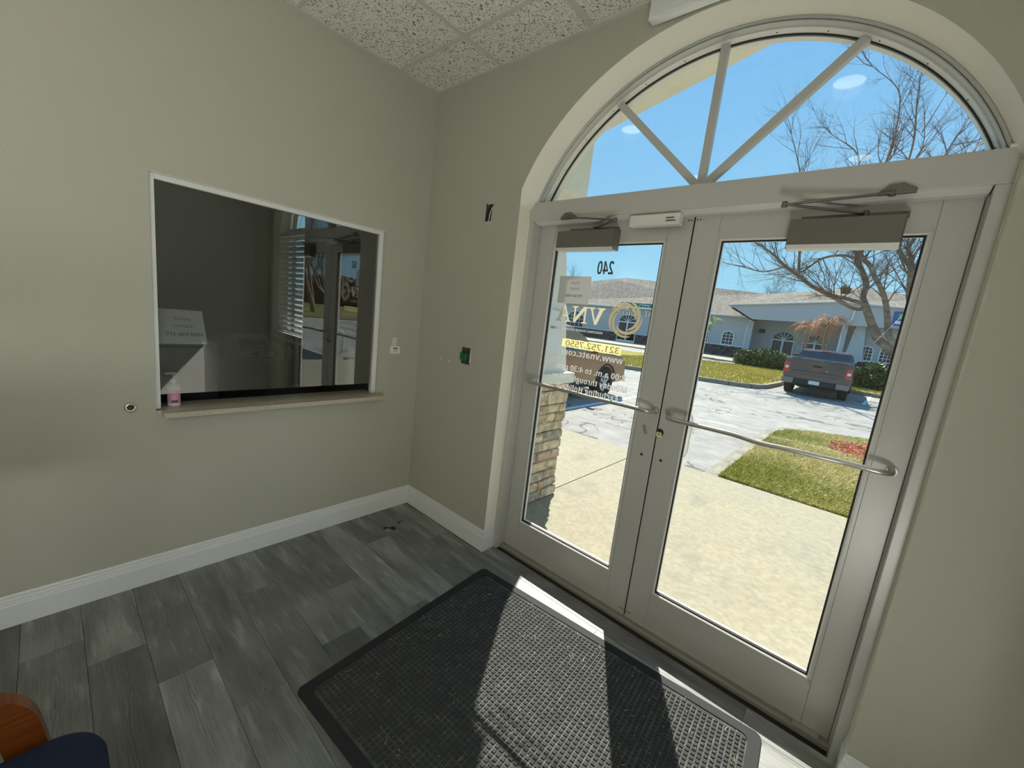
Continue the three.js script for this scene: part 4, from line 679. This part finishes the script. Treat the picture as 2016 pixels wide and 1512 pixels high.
    const e = p[p.length - 1], d = e.clone().sub(p[p.length - 2]).normalize(); for (let i = 0; i < 3; i++) sprout(e, d.clone().add(V((r() - .5), (r() - .3), (r() - .5))).normalize(), 1.1 + r() * .8, .014, 2);
  }
  const tw = mesh('twigs', twigs, twigM, t); tw.userData.kind = 'stuff'; return t;
}
const tree0 = makeTree();
{ const nest = mesh('ball_moss', new THREE.IcosahedronGeometry(.17, 2), std({ color: lin(.14, .11, .05), roughness: 1 }), tree0), q = nest.geometry.attributes.position; for (let i = 0; i < q.count; i++) { const k = .7 + hsh(Math.round(q.getX(i) * 999), Math.round(q.getY(i) * 999), Math.round(q.getZ(i) * 999)) * .6; q.setXYZ(i, q.getX(i) * k, q.getY(i) * k, q.getZ(i) * k); } nest.geometry.computeVertexNormals(); nest.position.set(1.28, 4.15, -20).sub(BASE); }
function copyTree(x, z, turn, s, label, group) { const c = tree0.clone(); c.name = numbered('tree'); c.position.set(x, GY, z); c.rotation.y = turn; c.scale.setScalar(s); tag(c, label, 'tree', group); scene.add(c); return c; }
copyTree(-8.5, -57, 2.2, .78, 'distant bare tree whose top stands above the roof at the valley');
copyTree(-38, -62, .9, .85, 'distant bare tree above the left end of the grey roof');
[[33, -13, .7, .9], [40, -24, 4.1, .95], [47, -12, 5.2, 1.1], [58, -26, 1.6, 1], [64, -13, 3.0, 1.1], [52, -38, 2.2, 1], [75, -22, .2, 1.2]].forEach(([x, z, a, s]) => copyTree(x, z, a, s, 'bare tree of the row mirrored in the reception glass', 'bare trees mirrored in the reception glass'));
lawnPiece('lawn', [[26, -7], [95, -9], [95, -60], [26, -24]], -.06, M.lawn);

function frondGeo(L, droop, w, seed) {
  const r = rng(seed), parts = [], P = t => V(L * (t - .22 * t * t * droop), L * (.62 * t - droop * .82 * t * t), 0);
  parts.push(limb([0, .25, .5, .75, 1].map(P), [.022, .018, .014, .009, .004], 4));
  for (let i = 2; i < 22; i++) { const t = i / 22, p = P(t), q = P(t + .03).sub(P(t)).normalize(), len = w * Math.sin(PI * Math.min(1, t * .85 + .12)) * (.6 + .55 * r()); for (const s of [-1, 1]) { const e = p.clone().addScaledVector(q, len * (.5 + r() * .4)).add(V(0, -len * (.1 + droop * .45) * (0.5 + r() * .8), s * len * (.4 + r() * .45))), k = q.clone().multiplyScalar(.015); const g = new THREE.BufferGeometry(); g.setAttribute('position', new THREE.Float32BufferAttribute([p.x - k.x, p.y - k.y, 0, p.x + k.x, p.y + k.y, 0, e.x, e.y, e.z], 3)); g.computeVertexNormals(); g.setAttribute('uv', new THREE.Float32BufferAttribute(new Float32Array(6), 2)); parts.push(g); } }
  return merge(parts);
}
function palm(pos, h, n, L, droop, w, cols, label, seed, lean = 0) {
  const t = grp('palm', pos); tag(t, label, 'palm'); const r = rng(seed);
  mesh('trunk', limb([0, .3, .6, 1].map(k => V(lean * k * k, h * k, 0)), [.11, .085, .075, .08], 10), std({ color: lin(.22, .18, .14), roughness: 1 }), t);
  const gs = [0, 1, 2].map(k => frondGeo(L * (.9 + k * .1), droop * (.8 + k * .2), w, seed + k)), ms = cols.map(c => std({ color: lin(...c), roughness: .8, side: THREE.DoubleSide }));
  for (let i = 0; i < n; i++) { const f = mesh('frond', gs[i % 3], ms[i % ms.length], t); f.position.set(lean, h, 0); f.rotation.set((r() - .5) * .5, i * 2.4 + r() * .9, (r() - .42) * 1.2, 'YXZ'); f.scale.setScalar(.7 + r() * .5); }
  return t;
}
const brown = [[.42, .20, .11], [.52, .27, .16], [.32, .15, .08]];
palm([-.45, GY, -28], 3.05, 15, 1.45, 1.35, .5, brown, 'dead brown palm with drooping fronds left of the pair behind the truck', 51);
palm([.62, GY, -25.3], 3.22, 17, 1.5, 1.5, .52, brown, 'dead brown palm with drooping fronds right of the pair behind the truck', 61);
palm([-8.6, GY, -36], 3.0, 16, 1.35, .85, .45, [[.30, .36, .10], [.42, .44, .16], [.18, .24, .07]], 'small green palm before the left wing of the far building', 71, .35);
palm([4.72, GY, -12.2], 6.45, 24, 1.7, 1.15, .55, [[.45, .33, .22], [.52, .42, .32], [.36, .30, .18]], 'tall palm with dry fronds whose tips show at the right end of the arched window', 81);
function hedge(cx, cz, hx, hy, hz, label, seed, tone = [.12, .17, .045], leaf = 1, name = 'hedge') {
  const t = grp(name, [cx, GY, cz]); tag(t, label, name); const r = rng(seed);
  const core = new THREE.SphereGeometry(1, 20, 14).scale(hx * .88, hy * .9, hz * .88).translate(0, hy * .95, 0); mesh('branches', core, std({ color: lin(.03, .045, .02), roughness: 1 }), t);
  const g = new THREE.PlaneGeometry(.11, .06, 1, 1), im = new THREE.InstancedMesh(g, std({ color: 0xffffff, roughness: .6, side: THREE.DoubleSide }), 5200), d = new THREE.Object3D(), c = new THREE.Color();
  for (let i = 0; i < 5200; i++) { const a = r() * 6.283, u = r() * 2 - 1, q = Math.sqrt(1 - u * u), k = .88 + r() * .2, lump = 1 + .10 * Math.sin(a * 5 + seed) * Math.cos(u * 6); d.position.set(Math.cos(a) * q * hx * k * lump, Math.max(.05, hy * .95 + u * hy * k * lump), Math.sin(a) * q * hz * k * lump); d.rotation.set(r() * 6, r() * 6, r() * 6); const s = (.7 + r() * .8) * leaf; d.scale.set(s, s, s); d.updateMatrix(); im.setMatrixAt(i, d.matrix); const b = .5 + r() * .9; im.setColorAt(i, c.setRGB(tone[0] * b, tone[1] * b, tone[2] * b)); }
  im.name = 'foliage'; im.userData.kind = 'stuff'; im.castShadow = im.receiveShadow = true; t.add(im);
}
hedge(-2.75, -30, 1.75, .68, 1.0, 'clipped dark green hedge left of the truck', 15);
hedge(2.95, -24.6, 1.25, .70, .9, 'clipped dark green hedge right of the truck', 25);

hedge(58, -14, 7, 1.9, 3, 'brown wild thicket nearer of the two mirrored in the reception glass', 35, [.16, .13, .08], 5, 'thicket');
hedge(66, -30, 9, 2.3, 5, 'brown wild thicket farther of the two mirrored in the reception glass', 45, [.15, .12, .075], 6, 'thicket');
// ------------------------------------------------------------------ building across the car park
{
  const b = grp('office_building', [0, -.05, -44]); tag(b, 'long pale building with a grey shingle roof and dark stone band across the car park', 'building');
  const wall = M.stuccoFar, trim = std({ color: lin(.78, .79, .78) }), stone = std({ map: tex(512, 256, (u, v) => { const y = Math.floor(v * 8), x = Math.floor(u * 10 + (y % 2) * .5 + hsh(0, y, 3)), k = .16 + .22 * hsh(x % 10, y, 4) + .12 * fbm(u, v, 40, 40, 2, 5); return [k * 1.05, k * .93, k * .88]; }, true, 3, 1.2), roughness: 1 });
  const shingle = std({ map: tex(512, 512, (u, v) => { const k = .40 + .14 * hsh(Math.floor(u * 40), Math.floor(v * 24), 3) + .16 * (fbm(u, v, 60, 60, 2, 9) - .5); return [k, k * .94, k * .83]; }, true, 6, 6), roughness: 1 });
  const dk = std({ color: lin(.035, .035, .045), roughness: .15 }), frameM = std({ color: lin(.8, .8, .78) });
  const panel = (name, pts, z, d, mat, parent = b) => mesh(name, muv(poly(pts, d).translate(0, 0, z - d)), mat, parent);
  panel('wall', [[-48, 0], [-7.0, 0], [-7.0, 4.05], [-48, 4.05]], 0, .3, wall);
  panel('wall', [[1.85, 0], [16, 0], [16, 4.2], [1.85, 4.2]], 0, .3, wall);
  panel('entry_wall', [[-7.3, 0], [3, 0], [3, 4.4], [-7.3, 4.4]], -2, .3, wall);
  mesh('entry_return', [bb(-7.3, -7.0, 0, 4.1, -2, -.3), bb(1.85, 2.15, 0, 4.1, -2, -.3)], wall, b);
  mesh('entry_soffit', bb(-7, 3, 3.98, 4.1, -2, .9), wall, b);
  mesh('stone_band', [bb(-48, -6.98, 0, 1.05, -.2, .06), bb(1.83, 16, 0, 1.15, -.2, .06), bb(-7, -5.1, 0, 1.05, -2.05, -1.95), bb(-.5, 3, 0, 1.05, -2.05, -1.95)], stone, b);
  mesh('stone_coping', [bb(-48, -6.96, 1.05, 1.12, -.2, .08), bb(1.8, 16, 1.15, 1.22, -.2, .08)], trim, b);
  mesh('gutter', bb(-48, -6.6, 4.0, 4.16, .55, .72, .03), trim, b); mesh('eave_soffit', bb(-48, -6.9, 4.0, 4.06, -.1, .6), wall, b);
  // main roof: ridge follows eight metres behind the eave
  const quad = (name, pts, mat) => { const g = new THREE.BufferGeometry(), p = [], t = .12; for (const dy of [0, -t]) for (let i = 1; i < pts.length - 1; i++) { const q = dy ? [0, i + 1, i] : [0, i, i + 1]; for (const k of q) p.push(pts[k][0], pts[k][1] + dy, pts[k][2]); } g.setAttribute('position', new THREE.Float32BufferAttribute(p, 3)); g.computeVertexNormals(); return mesh(name, muv(g), mat, b); };
  quad('roof', [[-50, 4.12, .7], [-32, 4.12, .7], [-24.8, 8.55, -8], [-42, 6.6, -8]], shingle);
  quad('roof', [[-32, 4.12, .7], [-6.4, 4.12, .7], [-7.5, 7.25, -8], [-24.8, 8.55, -8]], shingle);
  quad('roof', [[-7.5, 7.25, -8], [-6.4, 4.12, .7], [18, 4.3, .7], [14, 6.9, -8]], shingle);
  // raised entry block: sloping fascia, hip roof
  panel('fascia', [[-6.5, 3.85], [6.5, 4.08], [6.5, 5.45], [-.2, 5.82], [-8.6, 5.02]], 1.4, .3, wall);
  quad('fascia_return', [[-8.75, 5.02, 1.4], [-6.5, 3.85, 1.4], [-6.3, 3.85, .2], [-8.4, 5.0, .2]], std({ color: lin(.12, .13, .15), roughness: .8 }));
  mesh('fascia_gutter', [limb([V(-8.8, 5.03, 1.5), V(-.2, 5.87, 1.5)], [.09, .09], 6), limb([V(-.2, 5.87, 1.5), V(6.6, 5.5, 1.5)], [.09, .09], 6)], trim, b);
  quad('entry_roof', [[-8.9, 5.06, 1.6], [-.2, 5.92, 1.6], [.7, 7.75, -3.6], [-6.6, 6.75, -3.6]], shingle);
  quad('entry_roof', [[-.2, 5.92, 1.6], [6.8, 5.52, 1.6], [6.2, 6.9, -3.6], [.7, 7.75, -3.6]], shingle);
  const arch = (x, y0, w, h, z, cols, rows) => { const f = grp('window', [x, y0, z], 0, b), r = w / 2, s = new THREE.Shape(); s.moveTo(-r, 0); s.lineTo(r, 0); s.lineTo(r, h - r * .8); s.absellipse(0, h - r * .8, r, r * .8, 0, PI); s.lineTo(-r, 0);
    const o = new THREE.Shape(); const q = r + .09; o.moveTo(-q, -.1); o.lineTo(q, -.1); o.lineTo(q, h - r * .8); o.absellipse(0, h - r * .8, q, r * .8 + .1, 0, PI); o.lineTo(-q, -.1); o.holes.push(new THREE.Path(s.getPoints(10)));
    mesh('frame', poly(o, .07), frameM, f); mesh('pane', poly(s, .03), dk, f); const bars = []; for (let i = 1; i < cols; i++) bars.push(bb(-r + w * i / cols - .022, -r + w * i / cols + .022, 0, h - .06, .03, .06)); for (let i = 1; i < rows; i++) bars.push(bb(-r, r, h * i / rows - .022, h * i / rows + .022, .03, .06)); mesh('glazing_bar', bars, frameM, f); };
  arch(-27.1, 1.15, 2.5, 1.95, .02, 4, 4); arch(-32.5, 1.15, 2.5, 1.95, .02, 4, 4); arch(-8.6, 1.2, .98, 1.28, .02, 3, 4); arch(-11.0, 1.2, .98, 1.28, .02, 3, 4); arch(2.27, 1.28, .70, 1.12, .02, 3, 4); arch(3.5, 1.28, .70, 1.12, .02, 3, 4); arch(-14.5, 1.2, .98, 1.28, .02, 3, 4);
  const doors = (x, w, z, hd, ht) => { const f = grp('door', [x, 0, z], 0, b); mesh('glass', bb(-w / 2, w / 2, .05, hd, 0, .04), dk, f); mesh('frame', [bb(-w / 2 - .08, -w / 2, 0, hd, 0, .1), bb(w / 2, w / 2 + .08, 0, hd, 0, .1), bb(-.08, .08, 0, hd, 0, .1), bb(-w / 2 - .08, w / 2 + .08, hd, hd + .12, 0, .1), bb(-w / 2, w / 2, 0, .25, 0, .08)], frameM, f);
    const s = new THREE.Shape(); s.absellipse(0, hd + .12, w / 2, ht, 0, PI); mesh('fanlight', poly(s, .04), dk, f); const sp = []; for (const a of [.5, 1.05, PI / 2, PI - 1.05, PI - .5]) sp.push(bb(-.025, .025, 0, Math.min(ht, w / 2) * .98, .03, .07).rotateZ(a - PI / 2).translate(0, hd + .12, 0)); mesh('fan_bar', sp, frameM, f); };
  doors(-4.1, 1.75, -1.98, 2.15, .72); doors(-1.55, 1.75, -1.98, 2.15, .72); doors(-19.7, 2.2, .02, 2.3, .8);
  mesh('wall_light', bb(-6.3, -5.8, 2.75, 3.1, -1.98, -1.7, .03), M.dark, b);
  const taper = (x, w0, w1, z) => mesh('column', loft([[0, w0], [4.0, w1]].map(([y, w]) => [V(x - w, y, z - w), V(x - w, y, z + w), V(x + w, y, z + w), V(x + w, y, z - w)]), true, true), wall, b);
  taper(.50, .22, .20, .9); taper(1.52, .75, .32, .5); taper(-6.75, .25, .25, 0);
  mesh('downspout', muv(new THREE.TubeGeometry(new THREE.CatmullRomCurve3([V(-6.5, 3.95, .6), V(-6.9, 3.7, .2), V(-7.0, 3.4, .12), V(-7.0, .5, .12), V(-6.9, .2, .3)]), 24, .07, 6)), trim, b);
  mesh('downspout', muv(new THREE.TubeGeometry(new THREE.CatmullRomCurve3([V(.9, 5.3, 1.55), V(.8, 4.4, 1.55), V(.5, 4.1, 1.3), V(.4, 3.6, 1.15), V(.4, .2, 1.15)]), 24, .06, 6)), trim, b);
  // signs
  const g = mesh('sign_board', bb(-20.9, -15.6, 4.0, 4.66, .02, .16), std({ color: lin(.03, .16, .12) }), b); const tx = mesh('sign_lettering', letters('R CITY', 'bold', .40, 1.9), frameM, b); tx.position.set(-19.15, 4.14, .17);
  const ph = mesh('sign_lettering', letters('PHYSICAL THERAPY', 'bold', .74, 7.4), frameM, b); ph.position.set(-21.7, 3.14, .12);
  const po = mesh('banner', bb(3.32, 4.9, 4.25, 5.35, 1.42, 1.47), std({ color: lin(.05, .11, .36) }), b); mesh('banner_print', [bb(3.62, 4.2, 4.75, 5.2, 1.47, 1.48)], std({ color: lin(.12, .45, .2) }), po); mesh('banner_print', [bb(3.5, 4.0, 4.38, 4.62, 1.47, 1.48)], frameM, po);
}
renderer.render(scene, camera);
